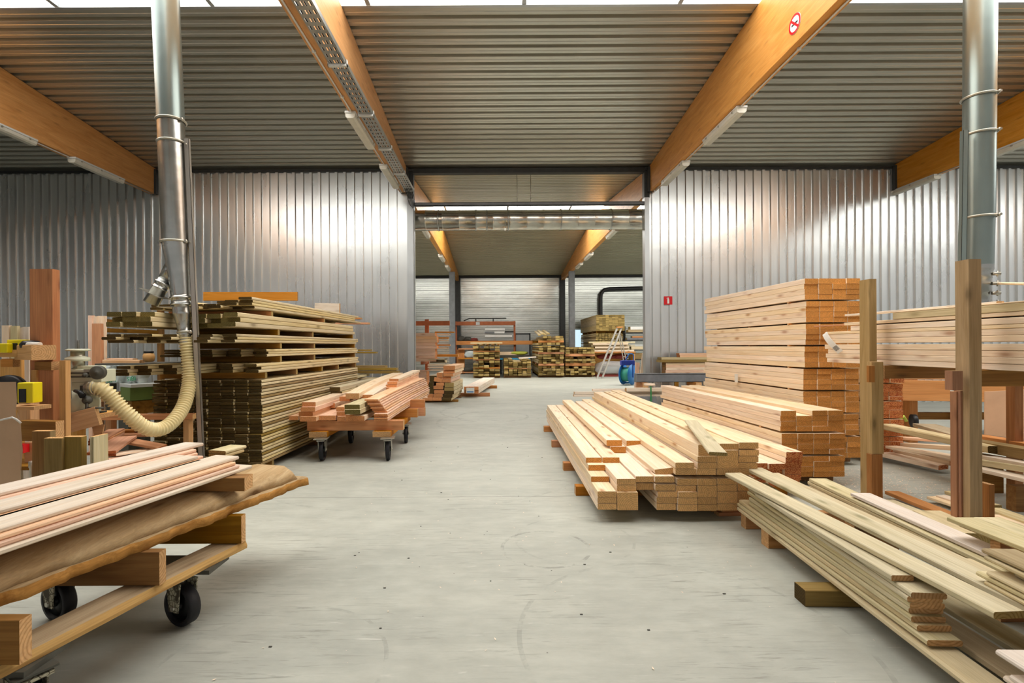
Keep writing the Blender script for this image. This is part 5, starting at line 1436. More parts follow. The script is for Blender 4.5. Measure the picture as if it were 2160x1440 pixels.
fl_ = [
 (PZ(1881, 1034, .075), PZ(2062, 1105, .075), .12, .03, M.redboard, M.redend, 'long reddish plank on the floor between the two posts'),
 (PZ(1870, 1055, .04), PZ(1965, 1092, .04), .13, .025, M.treated_pale, M.pale_end, 'grey-green plank on the floor by the far post'),
 (PZ(1955, 1085, .13), PZ(2070, 1135, .13), .20, .09, M.treated, M.pale_end, 'squared greenish timber at the foot of the near post'),
 (PZ(1966, 1045, .06), PZ(2090, 1085, .06), .10, .022, M.spruce, M.redend, 'first of three thin laths on the floor behind the near post'),
 (PZ(1985, 1040, .085), PZ(2100, 1075, .085), .10, .022, M.spruce, M.redend, 'second of three thin laths on the floor behind the near post'),
 (PZ(2004, 1030, .11), PZ(2100, 1060, .11), .10, .03, M.treated, M.pale_end, 'greenish lath behind the near post, uppermost of the floor laths'),
 (PZ(2095, 1064, .12), PZ(2230, 1110, .12), .12, .03, M.treated, M.pale_end, 'tan plank on the floor beyond the near post, rearmost'),
 (PZ(2095, 1082, .09), PZ(2230, 1128, .09), .12, .03, M.spruce, M.pale_end, 'pale plank on the floor beyond the near post, middle'),
 (PZ(2095, 1100, .05), PZ(2230, 1150, .05), .14, .03, M.redboard, M.pale_end, 'reddish plank on the floor beyond the near post, frontmost'),
]
for a, b, w_, t, m_, e_, lab in fl_: board('floor_plank', a - Vector((0, 0, a.z - (a.z * .55))), b - Vector((0, 0, b.z - (b.z * .55))), w_, t, m_, e_, lab, 'plank', 'planks on the floor between the posts')
m = MB(); q0 = [P(2078, 826, 5.3), P(2300, 815, 4.6), P(2300, 940, 4.5), P(2078, 930, 5.2)]
q0[2].z = .42; q0[3].z = .42
fr = [m.bm.verts.new(p) for p in q0]; bk = [m.bm.verts.new(p + Vector((.01, .02, 0))) for p in q0]; m.face(fr); m.face(bk[::-1])
for i in range(4): m.face([fr[i], fr[(i + 1) % 4], bk[(i + 1) % 4], bk[i]])
tag(m.build('plywood_sheet', M.cardboard), 'large brown sheet leaning behind the near post', 'sheet')
# orange workbench behind the posts
ob = thing('timber_workbench', (6.0, 6.8, 0), 'orange timber workbench on legs behind the post rack', 'bench')
a, b = P(1893, 806, 6.7), P(2100, 806, 6.5)
board('apron', (5.45, 6.7, .62), (8.2, 6.5, .58), .07, .28, M.orangebeam, M.timber_end, parent=ob)
board('bench_top', (5.4, 7.2, .905), (8.3, 7.0, .905), 1.0, .05, M.lightfir, M.timber_end, parent=ob)
for x, y in ((5.9, 6.85), (6.6, 6.8), (5.9, 7.5), (7.6, 6.7)):
    board('leg', (x, y, 0), (x, y, .9), .12, .14, M.trolley, M.timber_end, parent=ob)
board('lower_rail', (5.4, 7.1, .3), (8.0, 6.95, .3), .08, .1, M.brown, M.timber_end, parent=ob)
m = MB(); c = P(1922, 887, 6.7); m.cyl(c, c + Vector((.05, -.02, 0)), .09, n=20); tag(m.build('saw_disc', M.black), 'black round disc under the orange workbench', 'disc')
m = MB(); m.tube([P(1899, 884, 6.6), P(1906, 878, 6.6), P(1912, 888, 6.6)], .02, 8); tag(m.build('strap_coil', M.limegreen), 'small lime green coil under the orange workbench', 'coil')
# sawdust and chips on the floor
rnd = random.Random(11)
m = MB()
for i in range(1500):
    x, y = rnd.gauss(3.75, .45), rnd.gauss(4.75, .42)
    if i % 6 == 0: x, y = rnd.uniform(-1.2, 3.2), rnd.uniform(1.6, 8)
    a = rnd.uniform(0, 6.3); s = rnd.uniform(.003, .009) * (1 if i % 6 else .7)
    z = rnd.uniform(.001, .005)
    v = [m.bm.verts.new((x + s * math.cos(a + k * 1.57) * (1.6 if k % 2 else .6), y + s * math.sin(a + k * 1.57) * (1.6 if k % 2 else .6), z + (.003 if k == 1 else 0))) for k in range(4)]
    m.face(v)
o = m.build('sawdust', M.spruce); tag(o, 'pale wood chips scattered on the concrete round the rack posts', 'sawdust', kind='stuff')
m = MB()
for i in range(60):
    x, y = rnd.uniform(-1.4, 2.4), rnd.uniform(1.7, 7)
    if x > .6 and y > 3.5: continue
    s = rnd.uniform(.003, .008); m.box((x, y, 0), (x + s * 2, y + s, s * .5), None)
tag(m.build('dark_crumbs', M.machinedark), 'small dark bark crumbs scattered over the open concrete aisle', 'bark crumbs', kind='stuff')

# ------------------------------------------------------------------ by the metal wall on the rack side
gb_ = thing('steel_channel', (3.9, 10.6, .6), 'long grey steel channel lying by the opening of the metal wall', 'steel beam')
a, b = P(1343, 806, 10.6), P(1500, 806, 10.6)
m = MB(); h = .19; m.box((a.x, 10.6, a.z), (b.x, 10.61, a.z + h)); m.box((a.x, 10.6, a.z), (b.x, 10.72, a.z + .01)); m.box((a.x, 10.58, a.z + h - .012), (b.x, 10.72, a.z + h)); m.build('channel', M.steel, gb_)
MB().box((a.x - .02, 10.58, a.z), (a.x, 10.72, a.z + h + .0)).build('end_plate', M.colsteel, gb_)
for k, x in enumerate((a.x + .15, a.x + 1.3)):
    board('channel_support', (x, 10.45, 0), (x, 10.95, 0), .12, a.z - .001, M.trolley, M.timber_end, ('timber block under the grey steel channel near the opening', 'timber block under the grey steel channel behind the tallest stack')[k], 'block', 'blocks under the steel channel')
wr = thing('low_trestle', (4.2, 11.3, 0), 'low dark trestle against the metal wall under the pale bundle', 'trestle')
zt = P(1440, 789, 11.2).z
for x in (4.15, 5.1):
    board('leg', (x, 11.15, 0), (x, 11.15, zt - .07), .08, .08, M.brown, M.brown, parent=wr)
board('top_rail', (3.95, 11.2, zt - .07), (5.5, 11.2, zt - .07), .3, .068, M.brown, M.brown, parent=wr)
zz = zt
for k, t in enumerate((.045, .06, .06, .06, .055)):
    p0 = P(1403, 780, 11.1)
    board('bundled_board', (p0.x + random.uniform(0, .02), 11.22, zz), (6.2, 11.22, zz), .26, t - .002, M.douglas if k % 2 else M.spruce, M.brown, f'pale board, {nth(k + 1)} up in the bundle against the metal wall', 'board', 'pale bundle against the metal wall'); zz += t
board('stacked_olive_board', (P(1392, 756, 11.1).x, 11.2, zz + .002), (6.3, 11.2, zz + .002), .3, .055, M.olive, M.pale_end, 'lower olive board over the pale bundle by the metal wall', 'board', 'olive pair by the metal wall')
board('stacked_olive_board', (P(1394, 750, 11.1).x, 11.2, zz + .06), (6.3, 11.2, zz + .06), .28, .055, M.treated, M.pale_end, 'upper olive board over the pale bundle by the metal wall', 'board', 'olive pair by the metal wall')
zz += .116
board('pink_batten', (P(1434, 739, 11.1).x, 11.2, zz), (6.3, 11.2, zz), .2, .05, M.douglas, M.douglas_end, 'lower pinkish batten on the olive pair by the metal wall', 'batten', 'pinkish battens by the metal wall')
board('pink_batten', (P(1433, 735, 11.1).x, 11.2, zz + .052), (6.3, 11.2, zz + .052), .2, .04, M.douglas, M.douglas_end, 'upper pinkish batten on the olive pair by the metal wall', 'batten', 'pinkish battens by the metal wall')
# long white laths behind the flat pile
GW = 'whitish laths behind the flat joist pile'
for x0, y, x1, Y, w_, t, lab in ((1210, 834.5, 1400, 9.5, .10, .045, 'lowest whitish lath behind the flat joist pile, reaching farthest into the aisle'), (1211, 829, 1400, 9.5, .10, .05, 'whitish lath lying on the lowest one behind the flat pile'), (1320, 822.5, 1400, 9.45, .12, .07, 'thick cream batten under the green strap'), (1249, 820, 1400, 9.6, .06, .045, 'single whitish lath above the others behind the flat pile'),):
    a = P(x0, y, Y); b = P(x1, y, Y)
    z = {834.5: .40, 829: .447, 822.5: .50, 820: .50}[y]
    a.z = b.z = z
    if y == 820: a.y = b.y = 9.57
    board('white_lath', a, b, w_, t - .002, M.bluewhite, M.spruce_end, lab, 'lath', GW)
board('lath_stand', (2.62, 9.5, 0), (3.1, 9.5, 0), .2, .399, M.colsteel, M.colsteel, 'grey block carrying the whitish laths behind the flat pile', 'block')
m = MB(); x = P(1373, 820, 9.38).x
m.box((x - .012, 9.375, .30), (x + .012, 9.38, .60)); m.box((x - .012, 9.375, .595), (x + .012, 9.62, .60)); tag(m.build('lifting_strap', M.strap), 'green strap round the whitish laths behind the flat pile', 'strap')
m = MB(); c = P(1370, 810, 9.5); m.lathe((c.x, 9.5, .602), (0, 0, 1), [(0, .001), (0, .10), (.02, .11), (.045, .1), (.05, .001)], 20); tag(m.build('wood_disc', M.spruce), 'pale round wood disc lying on the whitish laths', 'disc')
# ------------------------------------------------------------------ far hall
def far_grid(x0, x1, ybot, Y, cols, rows, t, L, m, e, place, grp, name='stored_paling', z0=.1, gaps=(), gap=.07, skip=lambda c, r: False, jx=.012, jy=.05, slant=0.):
    xa, xb = P(x0, ybot, Y).x, P(x1, ybot, Y).x
    w_ = (xb - xa) / cols
    z = z0
    for r in range(rows):
        for c in range(cols):
            if skip(c, r): continue
            y = Y + random.uniform(-jy, jy); x = xa + (c + .5) * w_
            board(name, (x, y, z), (x + slant, y + L, z), w_ - .006 - random.uniform(0, .03), t - .004 - random.uniform(0, t * .3), m if (r + c) % 3 else M.olive, e,
                  f'treated board end, {nth(r + 1)} row up, {nth(c + 1)} from tray side, {place}', 'board', grp)
        z += t
        if r in gaps:
            for k, yy in enumerate((.06, L * .5, L - .4)):
                board('stack_sticker', (xa, Y + yy, z), (xb, Y + yy, z), .09, gap - .002, M.orangebeam, M.timber_end, f'{nth(k + 1)} spacer from the front over {nth(r + 1)} row, {place}', 'spacer', grp + ' spacers')
            z += gap
    for k, yy in enumerate((.3, L - .4)):
        board('stack_sticker', (xa, Y + yy, 0), (xb, Y + yy, 0), .1, z0 - .002, M.brown, M.brown, f'{("front", "back")[k]} floor bearer of the {place}', 'bearer', grp + ' bearers')
    return z, xa, xb
M.farend = endgrain('far_treated_end', 'b49c62', '7c6636', .75)
ft = M.treated
z, xa, xb = far_grid(998, 1055, 797, 21.15, 5, 11, .105, 3.2, ft, M.farend, 'ragged far stack', 'boards in the ragged far stack', gaps=(2, 5, 8), gap=.05, skip=lambda c, r: (c * 7 + r * 3) % 11 == 4 and r > 1, jy=.3)
rnd = random.Random(5)
for k in range(9):
    x = xa + .1 + k * .125
    board('loose_lath', (x, 21.2 + rnd.uniform(-.1, .1), z + .002 + .05 * (k % 2)), (x + .05, 23.5, z + .002 + .05 * (k % 2)), .1, .048, ft, M.farend, f'loose lath, {nth(k + 1)} from the tray side, lying on the ragged far stack', 'lath', 'loose laths on the ragged far stack')
board('cross_plank', (xa - .1, 21.12, z + .102), (xb + .1, 21.12, z + .102), .25, .05, ft, M.farend, 'crosswise plank on top of the ragged far stack', 'plank')
far_grid(1063, 1121, 797, 21.1, 6, 7, .10, 2.8, ft, M.farend, 'lowest far stack', 'boards in the lowest far stack', gaps=(2,), gap=.03, skip=lambda c, r: r == 6 and c in (2, 3), jy=.25)
a = P(1090, 757, 21.1)
board('slanting_plank', (.95, 21.2, .84), (1.7, 21.3, .88), .3, .05, M.bluewhite, M.spruce_end, 'pinkish plank lying across the lowest far stack', 'plank')
z, xa, xb = far_grid(1136, 1190, 797, 21.25, 6, 14, .105, 4.0, ft, M.farend, 'tall middle far stack', 'boards in the tall middle far stack', gaps=(3, 7, 11), gap=.09, skip=lambda c, r: r == 13 and c in (0, 3), jy=.25)
for k in range(4):
    board('loose_lath', (xa + .05 + .13 * k, 21.2, z + .05 * (k % 2) + .002), (xa + .1 + .13 * k, 24, z + .05 * (k % 2) + .25), .12, .05, ft, M.farend, f'loose lath, {nth(k + 1)} from the tray side, rising from the tall middle far stack', 'lath', 'loose laths on the tall middle far stack')
far_grid(1193, 1255, 795.5, 21.4, 7, 10, .10, 3.4, ft, M.farend, 'far stack before the ladder', 'boards in the far stack before the ladder', gaps=(3, 6), gap=.12, skip=lambda c, r: r == 3 and c in (1, 3) or r == 6 and c in (2, 5), jy=.2)
# high packs behind the ladder
tr_ = thing('pack_trestle', (5.4, 24, 0), 'plain trestle under the two high packs behind the ladder', 'trestle')
for y in (23.3, 26.3):
    board('beam', (4.65, y, 1.12), (6.1, y, 1.12), .12, .12, M.brown, M.brown, parent=tr_)
    for x in (4.8, 5.9): board('leg', (x, y, 0), (x, y, 1.118), .1, .1, M.brown, M.brown, parent=tr_)
far_grid(1257, 1315, 760, 22.9, 9, 9, .083, 4.1, ft, M.farend, 'lower high pack', 'boards in the lower high pack', 'packed_slat', z0=1.242, jy=.02)
z = 1.242 + 9 * .083
for k, y in enumerate((23.0, 24.0, 25.2, 26.6)):
    board('pack_spacer', (4.72, y, z), (6.05, y, z), .09, .10, M.brown, M.farend, f'{nth(k + 1)} spacer from the front between the two high packs', 'spacer', 'spacers between the high packs')
xa, xb = 4.68, 6.02
for r in range(9):
    for c in range(9):
        w_ = (xb - xa) / 9
        board('packed_slat', (xa + (c + .5) * w_, 22.75 + random.uniform(-.02, .02), z + .102 + r * .083), (xa + (c + .5) * w_, 27.0, z + .102 + r * .083), w_ - .004, .08, ft, M.farend, f'slat end, {nth(r + 1)} row up, {nth(c + 1)} from the tray side, upper high pack', 'slat', 'boards in the upper high pack')
# planks, red bags and the wrapped bundle below
pt = thing('low_shelf', (5.2, 21.9, 0), 'low timber shelf behind the ladder holding planks over red bags', 'shelf')
zb = P(1285, 744, 21.9).z
for x in (4.28, 6.15): board('leg', (x, 21.65, 0), (x, 21.65, zb), .06, .5, M.lightfir, M.timber_end, parent=pt)
board('board', (4.25, 21.9, zb), (6.2, 21.9, zb), .6, .06, M.trolley, M.timber_end, parent=pt)
for k in range(6):
    board('shelf_plank', (4.25 - .12 * (k > 3) + random.uniform(0, .2), 21.7 + .12 * (k % 2), zb + .062 + .075 * k), (6.0 + random.uniform(-.3, .3), 21.7 + .12 * (k % 2), zb + .062 + .075 * k), .2, .072, M.treated_pale if k % 2 else M.spruce, M.farend, f'pale plank, {nth(k + 1)} up on the low shelf behind the ladder', 'plank', 'planks on the low shelf')
def lump(name, c, sx_, sy_, sz_, mat, lab, cat, seed, amp=.12, grp=None, n=18):
    m = MB(); rnd = random.Random(seed); rings = []
    ph = [rnd.uniform(0, 6) for _ in range(6)]
    for j in range(9):
        t = math.pi * j / 8
        row = []
        for i in range(n):
            a = 2 * math.pi * i / n
            k = 1 + amp * (math.sin(3 * a + ph[0] + j) + .6 * math.sin(5 * a + ph[1] - 1.3 * j)) + rnd.uniform(-amp, amp) * .3
            cx = abs(math.cos(a)) ** .6 * math.copysign(1, math.cos(a)); cy = abs(math.sin(a)) ** .6 * math.copysign(1, math.sin(a))
            row.append(m.bm.verts.new((c[0] + sx_ * cx * k * math.sin(t) ** .5, c[1] + sy_ * cy * k * math.sin(t) ** .5, c[2] + sz_ * (1 - math.cos(t)) / 2 * (1 + .1 * amp * math.sin(a * 2 + ph[2])))))
        rings.append(row)
    m.skin(rings)
    o = m.build(name, mat); return tag(o, lab, cat, grp)
lump('red_sack', (4.95, 21.95, .78), .42, .2, .22, M.redbag, 'dark red sack under the low shelf, nearer the treated stacks', 'sack', 2, grp='red sacks under the low shelf')
lump('red_sack', (5.6, 21.95, .78), .36, .2, .22, M.redbag, 'dark red sack under the low shelf, nearer the hose reel', 'sack', 3, grp='red sacks under the low shelf')
lump('wrapped_bundle', (5.15, 21.9, .09), .68, .3, .60, M.film, 'bundle in crumpled clear plastic film on the floor behind the ladder', 'bundle', 4, .10, n=44)
board('film_core', (4.85, 21.95, .14), (5.45, 21.95, .14), .2, .3, M.greylt, M.greylt, 'pale goods visible inside the crumpled clear film', 'goods')
board('film_pallet', (4.45, 21.9, 0), (5.8, 21.9, 0), .5, .085, M.redbag, M.redbag, 'dark red skid under the film wrapped bundle', 'skid')
# ladder
ld = thing('step_ladder', (4.5, 21.2, 0), 'aluminium step ladder with orange top standing before the high packs', 'ladder')
a0, a1, b0, b1 = P(1259, 797, 20.6), P(1270, 797.5, 20.6), P(1302, 691, 20.95), P(1311, 691, 20.95)
a0.z = a1.z = 0.0
for a, b in ((a0, b0), (a1, b1)): MB().bar(a, b, .07, .05, (0, 1, 0)).build('rail', M.alu, ld)
for k in range(1, 8):
    s = k / 8; p, q2 = a0.lerp(b0, s), a1.lerp(b1, s); MB().box((p.x, p.y - .05, p.z - .015), (q2.x, q2.y + .05, q2.z + .015)).build('step', M.alu, ld)
MB().box((b0.x - .03, b0.y - .08, b0.z - .01), (b1.x + .04, b1.y + .08, b0.z + .05)).build('top_cap', M.orangebeam, ld)
for px in (1315, 1321):
    MB().bar(P(1305 + (px - 1315) * .6, 706, 21.1), P(px, 759, 21.3) , .04, .03, (0, 1, 0)).build('rear_strut', M.alu, ld)
for y_, f in ((728, .42), (752, .85)):
    MB().bar(P(1309 + 6 * f, y_, 21.2), P(1313 + 6 * f, y_, 21.2), .03, .03, (0, 1, 0)).build('rear_rung', M.alu, ld)
# hose reel cart
hr = thing('strapping_reel_cart', (4.6, 17.1, 0), 'blue reel cart with green strapping standing in the opening', 'cart')
c = P(1324, 790, 17.1); r = .36; c.z = .372
axr = Vector((.75, -.66, 0)).normalized()
m = MB(); m.lathe(c + axr * .17, axr, [(0, .02), (0, r), (.012, r), (.012, .02)], 40); m.build('reel_disc', M.blue, hr)
m = MB(); m.lathe(c - axr * .17, axr, [(0, .02), (0, r), (.012, r), (.012, .02)], 40); m.build('reel_disc', M.blue, hr)
m = MB(); m.lathe(c - axr * .155, axr, [(0, .02), (0, .25), (.32, .25), (.32, .02)], 32); m.build('strapping_roll', M.teal, hr)
m = MB(); p = c + axr * .19; sd = Vector((-axr.y, axr.x, 0))
for s in (0,): m.tube([p + sd * .02 + Vector((0, 0, z)) for z in (-.1, .1, .3)], .02, 8)
m.build('hub_bracket', M.bluedk, hr)
x0, x1 = P(1321, 760, 17.2).x, P(1338, 760, 17.2).x
m = MB(); m.tube([(x1, 17.3, .05), (x1, 17.3, .5), (x1, 17.28, .9), (x1 - .02, 17.2, 1.06), (x1 - .1, 17.2, 1.1), (x0 + .1, 17.2, 1.09), (x0 + .03, 17.2, .98), (x0 - .02, 17.25, .85)], .02, 8); m.build('handle', M.blue, hr)
m = MB(); a, b = P(1310, 770, 17.05), P(1338, 760, 17.05); m.box((a.x, 16.98, a.z), (b.x, 17.2, b.z)); m.build('tool_box', M.bluedk, hr, bevel=.01)
m = MB(); m.bar((x1, 17.3, .06), (x0 - .1, 17.3, .06), .06, .06); m.build('foot', M.blue, hr)
# planks leaning in the opening
for k, (xb_, xt, yt, Y, w_, lab) in enumerate(((1341, 1344, 765, 12.6, .11, 'short reddish plank leaning in the opening, next to the reel cart'), (1347, 1358, 745, 12.5, .07, 'tall pale plank leaning in the opening beside the wall edge'), (1361, 1362, 768, 12.4, .06, 'narrow plank leaning in the opening right at the wall edge'))):
    a = P(xb_, 800, Y); a.z = 0; b = P(xt, yt, Y + .2)
    board('leaning_plank', a, b, .11 if k != 1 else .09, .05, (M.douglas, M.spruce, M.treated)[k], M.spruce_end, lab, 'plank', 'planks leaning in the opening', up=(0, -1, .2))
# rack at the wall edge behind
fr_ = thing('pipe_rack', (6.3, 22.5, 0), 'dark storage rack with pipes and foam just beyond the wall edge', 'rack')
for x in (6.05, 7.5): board('upright', (x, 22.9, 0), (x, 22.9, 2.3), .1, .1, M.orangebeam if x > 7 else M.darksteel, M.darksteel, parent=fr_)
for z in (.7, 1.15, 1.6, 1.95): board('arm', (5.95, 22.75, z), (7.7, 22.75, z), .6, .05, M.darksteel, M.darksteel, parent=fr_)
items = [((6.2, .752), (7.6, .752), .30, .28, M.olive, 'olive boards block on the lowest arm of the pipe rack'), ((6.25, 1.202), (7.6, 1.202), .3, .14, M.treated, 'tan board on the second arm of the pipe rack'), ((6.05, 1.652), (7.6, 1.652), .3, .09, M.steel, 'grey profile on the third arm of the pipe rack'), ((6.3, 1.745), (7.6, 1.745), .28, .08, M.trolley, 'brown board above the grey profile of the pipe rack'), ((6.1, 2.002), (7.6, 2.002), .4, .12, M.dusty, 'dusty plank on the top arm of the pipe rack'), ((6.2, 2.125), (7.6, 2.125), .4, .14, M.white, 'white foam slab topping the pipe rack'), ((6.15, 1.345), (7.6, 1.345), .25, .1, M.greylt, 'light grey panel on the second arm of the pipe rack')]
for (xa, z1), (xb, z2), w_, t, m_, lab in items: board('racked_item', (xa, 22.62, z1), (xb, 22.62, z2), w_, t, m_, M.farend, lab, 'panel', 'goods on the pipe rack')
# bent dark pipe on the back wall
m = MB(); z1 = P(1310, 609, D2 - .25).z; xp = P(1267, 640, D2 - .25).x
m.tube([(xp, D2 - .25, .0), (xp, D2 - .25, 3.4), (xp, D2 - .25, z1 - .5), (xp + .04, D2 - .25, z1 - .25), (xp + .2, D2 - .25, z1 - .06), (xp + .5, D2 - .25, z1), (xp + 3, D2 - .25, z1 + .05), (xp + 6, D2 - .25, z1 + .08)], .11, 14)
tag(m.build('bent_pipe', M.darkpipe), 'thick dark pipe bending down the back wall behind the high packs', 'pipe')
# oxide red rack by the back wall
orr = thing('storage_rack', (-.5, 25.3, 0), 'oxide red storage rack along the back wall of the far hall', 'rack')
xa, xb = P(960, 680, 25).x, P(1087, 680, 25).x
zt, z2 = P(1020, 686, 25).z, P(1020, 727, 25).z
board('top_beam', (xa, 24.95, zt), (xb, 24.95, zt), .1, .2, M.rust, M.rust, parent=orr)
board('shelf_beam', (xa + .05, 24.94, z2), (P(1160, 720, 25).x, 24.94, z2), .1, .2, M.orangebeam, M.rust, parent=orr)
for x in (xa + .04, xb - .04): board('upright', (x, 25.05, 0), (x, 25.05, zt + .22), .1, .1, M.rust, M.rust, parent=orr)
board('shelf', (xa, 25.4, z2 + .14), (xb, 25.4, z2 + .14), .7, .04, M.brown, M.brown, parent=orr)
c = P(1008, 682, 24.88); MB().box((c.x - .1, 24.885, c.z - .07), (c.x + .1, 24.893, c.z + .07)).build('plate', M.greylt, orr)
for k, (x0, x1, y, m_, lab) in enumerate(((1023, 1065, 696, M.white, 'white profile on top of the rack pile under the red beam'), (1023, 1043, 703, M.steel, 'dark grey profile on the rack, under the white one'), (1043, 1064, 703, M.white, 'short white profile on the rack beside the dark grey one'), (1065, 1086, 701, M.darksteel, 'dark block on the rack by its upright'), (1023, 1080, 710.5, M.white, 'long white profile lowest of the rack pile'))):
    a, b = P(x0, y, 25.2), P(x1, y, 25.2); board('racked_profile', a, b, .3, .09, m_, m_, lab, 'profile', 'profiles on the red rack')
for k in range(3):
    x = P(972 + 14 * k, 712, 25.2).x; lump('rack_clutter', (x, 25.3, z2 + .182), .2, .15, .3 - .06 * k, M.machinedark if k < 2 else M.redbag, ('dark lump on the red rack beside its upright', 'middle dark lump on the red rack', 'dark red lump on the red rack before the white profiles')[k], 'clutter', 20 + k, grp='lumps on the red rack')
m = MB(); xs_ = P(978, 676, 25).x
m.tube([(xs_, 25, zt + .24), (xs_ + .3, 25, zt + .36), (xs_ + 2.2, 25, zt + .36)], .03, 6); m.box((xs_ + .6, 24.95, zt + .2), (xs_ + .66, 25.05, zt + .36)); m.box((xs_ + 1.5, 24.95, zt + .2), (xs_ + 1.56, 25.05, zt + .36))
tag(m.build('roof_bar', M.darksteel), 'dark bar lying on top of the oxide red rack', 'bar')
# lower timber cabinet and table line
cb2 = thing('open_cabinet', (-1.6, 24, 0), 'open timber cabinet filled with odds and ends beside the ragged far stack', 'cabinet')
a, b = P(971, 737, 24.3), P(1012, 787, 24.3)
for x in (a.x, b.x): board('side', (x, 24.5, 0), (x, 24.5, a.z), .4, .08, M.orangebeam, M.orangebeam, parent=cb2)
for z in (.05, .75, a.z): board('shelf', (a.x - .1, 24.5, z), (b.x + .1, 24.5, z), .45, .06, M.orangebeam, M.orangebeam, parent=cb2)
lump('cabinet_bag', (a.x + .5, 24.45, .812), .28, .16, .36, M.sacking, 'greyish bag on the middle shelf of the open cabinet', 'bag', 31)
lump('cabinet_tools', (a.x + .4, 24.45, .112), .3, .16, .22, M.machinedark, 'dark jumble on the low shelf of the open cabinet', 'clutter', 32)
tt = thing('long_table', (1.1, 24.2, 0), 'long table with blue edge behind the lowest far stack', 'table')
a, b = P(1052, 754, 23.8), P(1118, 754, 23.8)
MB().box((a.x, 23.8, .72), (b.x, 24.5, .8)).build('blue_edge', M.cyan, tt); MB().box((a.x, 23.82, .802), (b.x, 24.5, .95)).build('table_top', M.machinedark, tt)
for x in (a.x + .1, b.x - .1): MB().box((x - .04, 23.9, 0), (x + .04, 24.0, .72)).build('leg', M.darksteel, tt)
board('table_board', (a.x + .05, 24.0, .952), (a.x + .9, 24.0, .952), .3, .16, M.spruce, M.spruce_end, 'pale board on the long table behind the far stacks', 'board')
lump('lime_cover', (b.x - .55, 24.0, .952), .45, .2, .18, M.limegreen, 'lime green cover lying on the long table', 'cover', 40, .08)
# pale boards on the wall rack seen through the opening, tray side
lr = thing('cantilever_rack', (-3, 14.6, 0), 'cantilever rack behind the tray side wall edge carrying reddish boards', 'rack')
for x in (-4.4, -2.2):
    board('upright', (x, 15.2, 0), (x, 15.2, 2.25), .12, .12, M.rust, M.rust, parent=lr)
    for z in (.28, .95): board('arm', (x, 15.15, z - .08), (x, 14.2, z - .08), .08, .08, M.rust, M.rust, parent=lr)
board('crown_beam', (-6, 15.1, 2.05), (P(948, 684, 15).x, 15.1, 2.05), .1, .14, M.rust, M.rust, parent=lr)
zz = .952
xe = P(922, 720, 14.4).x
for k in range(9):
    board('reddish_board', (-5.5, 14.5, zz), (xe + random.uniform(-.05, .02), 14.5, zz), .5, .092, M.douglas, M.douglas_end, f'reddish board, {nth(k + 1)} up on the rack arm behind the tray side wall edge', 'board', 'reddish boards on the cantilever rack'); zz += .094
for k in range(4):
    board('reddish_board', (-5.5, 14.4, .282 + k * .1), (P(902, 770, 14.4).x, 14.4, .282 + k * .1), .5, .098, M.douglas, M.douglas_end, f'reddish board, {nth(k + 1)} up in the low heap behind the tray side wall edge', 'board', 'low reddish heap on the cantilever rack')
for k, (y, x1) in enumerate(((702, 959), (707, 950), (714, 947), (719, 945), (729, 950), (735, 945), (752, 967))):
    a, b = P(918, y, 14.9), P(x1, y, 14.9); board('jutting_board', a, b, .2, .04 if k < 6 else .07, M.spruce if k % 2 else M.orangebeam, M.timber_end, f'board end jutting beyond the reddish boards, {nth(k + 1)} from the top', 'board', 'board ends jutting from the cantilever rack')
for k, y in enumerate((771, 776, 782)):
    a, b = P(903, y, 14.1), P((950, 945, 940)[k], y, 14.1); board('jutting_board', a, b, .2, .045, M.spruce, M.timber_end, f'board end jutting from the low reddish heap, {nth(k + 1)} from the top', 'board', 'board ends jutting from the low heap')
m = MB(); a, b = P(904, 757, 14.2), P(941, 766, 14.2); m.box((a.x, 14.2, b.z), (b.x, 14.5, b.z + .02)); m.box((a.x, 14.2, a.z - .02), (b.x, 14.5, a.z)); m.box((b.x - .04, 14.2, b.z), (b.x, 14.5, a.z)); m.box((a.x, 14.45, b.z), (b.x, 14.5, a.z))
tag(m.build('open_box', M.treated_pale), 'pale open box frame in the low heap behind the wall edge', 'frame')
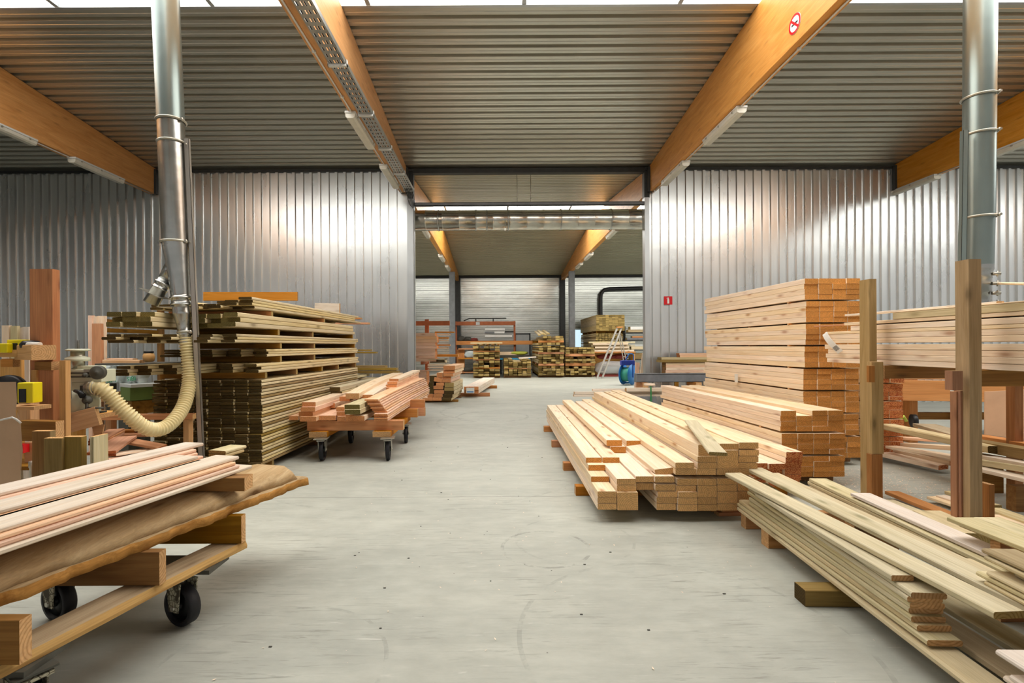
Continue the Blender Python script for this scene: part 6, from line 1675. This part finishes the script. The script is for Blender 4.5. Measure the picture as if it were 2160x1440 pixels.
# small pile of mixed offcuts in the opening
def z1(x): return 860 + x / 7.2
def z2_(y): return 660 + y / 7.2
CO = [(540, 720, 800, 862, 0, 'orange block topping the offcut pile'), (540, 715, 866, 912, 1, 'second block from the top of the offcut pile'), (540, 690, 917, 962, 0, 'third block from the top of the offcut pile'), (515, 660, 966, 1002, 1, 'fourth block from the top of the offcut pile'), (510, 655, 1006, 1054, 0, 'fifth block from the top of the offcut pile'),
 (560, 702, 1060, 1122, 2, 'greenish board below the five top blocks of the offcut pile'), (555, 700, 1128, 1180, 2, 'greenish board, fourth up on the aisle side of the offcut pile'), (560, 705, 1184, 1232, 2, 'greenish board, third up on the aisle side of the offcut pile'), (540, 682, 1236, 1284, 2, 'dark-ended board, second up on the aisle side of the offcut pile'), (525, 665, 1290, 1330, 2, 'dark-ended board, lowest on the aisle side of the offcut pile'),
 (392, 512, 985, 1045, 3, 'tilted orange board end leaning on the top blocks'), (430, 550, 1060, 1104, 0, 'orange board end below the tilted one'), (390, 535, 1108, 1156, 0, 'orange board end, fourth up in the middle of the offcut pile'), (400, 548, 1170, 1226, 0, 'orange board end, third up in the middle of the offcut pile'), (390, 528, 1230, 1276, 0, 'orange board end, second up in the middle of the offcut pile'), (380, 512, 1280, 1330, 0, 'lowest orange board end in the middle of the offcut pile'),
 (225, 378, 1290, 1330, 0, 'lowest board end nearest the orange trolley in the offcut pile'), (300, 386, 1225, 1286, 1, 'pale board end above the lowest near the orange trolley'), (310, 396, 1130, 1220, 4, 'dark board end in the shaded side of the offcut pile'), (320, 386, 1050, 1126, 4, 'upper dark board end in the shaded side of the offcut pile'), (330, 440, 950, 1044, 4, 'grey weathered board rising in the shaded side of the offcut pile'), (440, 530, 905, 980, 1, 'whitish board end behind the tilted one in the offcut pile')]
for x0, x1, yt, yb, k, lab in CO:
    Y = 12.0 + (.0 if k in (0, 2, 3) else .06)
    NB('offcut_board', z1(x0), z1(x1), z2_(yt), z2_(yb), Y, 1.5, (M.douglas, M.spruce, M.treated, M.douglas, M.dusty)[k], (M.douglas_end, M.douglas_end, M.treated_end if yt > 1180 else M.pale_end, M.douglas_end, M.treated_end)[k], lab, 'boards in the offcut pile', dx=.12, roll=.2 if k == 3 else 0)
for k, y in enumerate((12.2, 13.2)):
    board('pile_bearer', (-1.95, y, 0), (-.98, y, 0), .1, .055, M.brown, M.brown, ('front bearer under the offcut pile', 'rear bearer under the offcut pile')[k], 'bearer', 'bearers under the offcut pile')
# wrapped white boards on bearers, in the aisle of the far hall
GQ = 'white boards in the floor bundle'
for r in range(2):
    for c in range(3):
        x = -.90 + c * .135
        board('white_bundle_board', (x + .06, 13.2 + (.0 if r else .05), .1 + r * .1), (x + .06 + .42, 17.0, .1 + r * .1), .13, .095, M.bluewhite, M.douglas_end, f'white board, {("lower", "upper")[r]} layer, {nth(c + 1)} from the tray side, floor bundle in the opening', 'board', GQ)
for k, (y, x0) in enumerate(((13.5, -.95), (16.0, -.75))):
    board('bundle_bearer', (x0 - .1, y, 0), (x0 + .75, y, 0), .1, .098, M.trolley, M.timber_end, ('front bearer under the white floor bundle', 'rear bearer under the white floor bundle')[k], 'bearer', 'bearers under the white bundle')
m = MB(); m.box((-.84, 13.17, .12), (-.62, 13.185, .27)); o = m.build('bundle_label', M.white); tag(o, 'white and blue label on the end of the white floor bundle', 'label')
m = MB(); m.box((-.82, 13.166, .14), (-.64, 13.17, .17)); m.build('blue_print', M.blue, o)
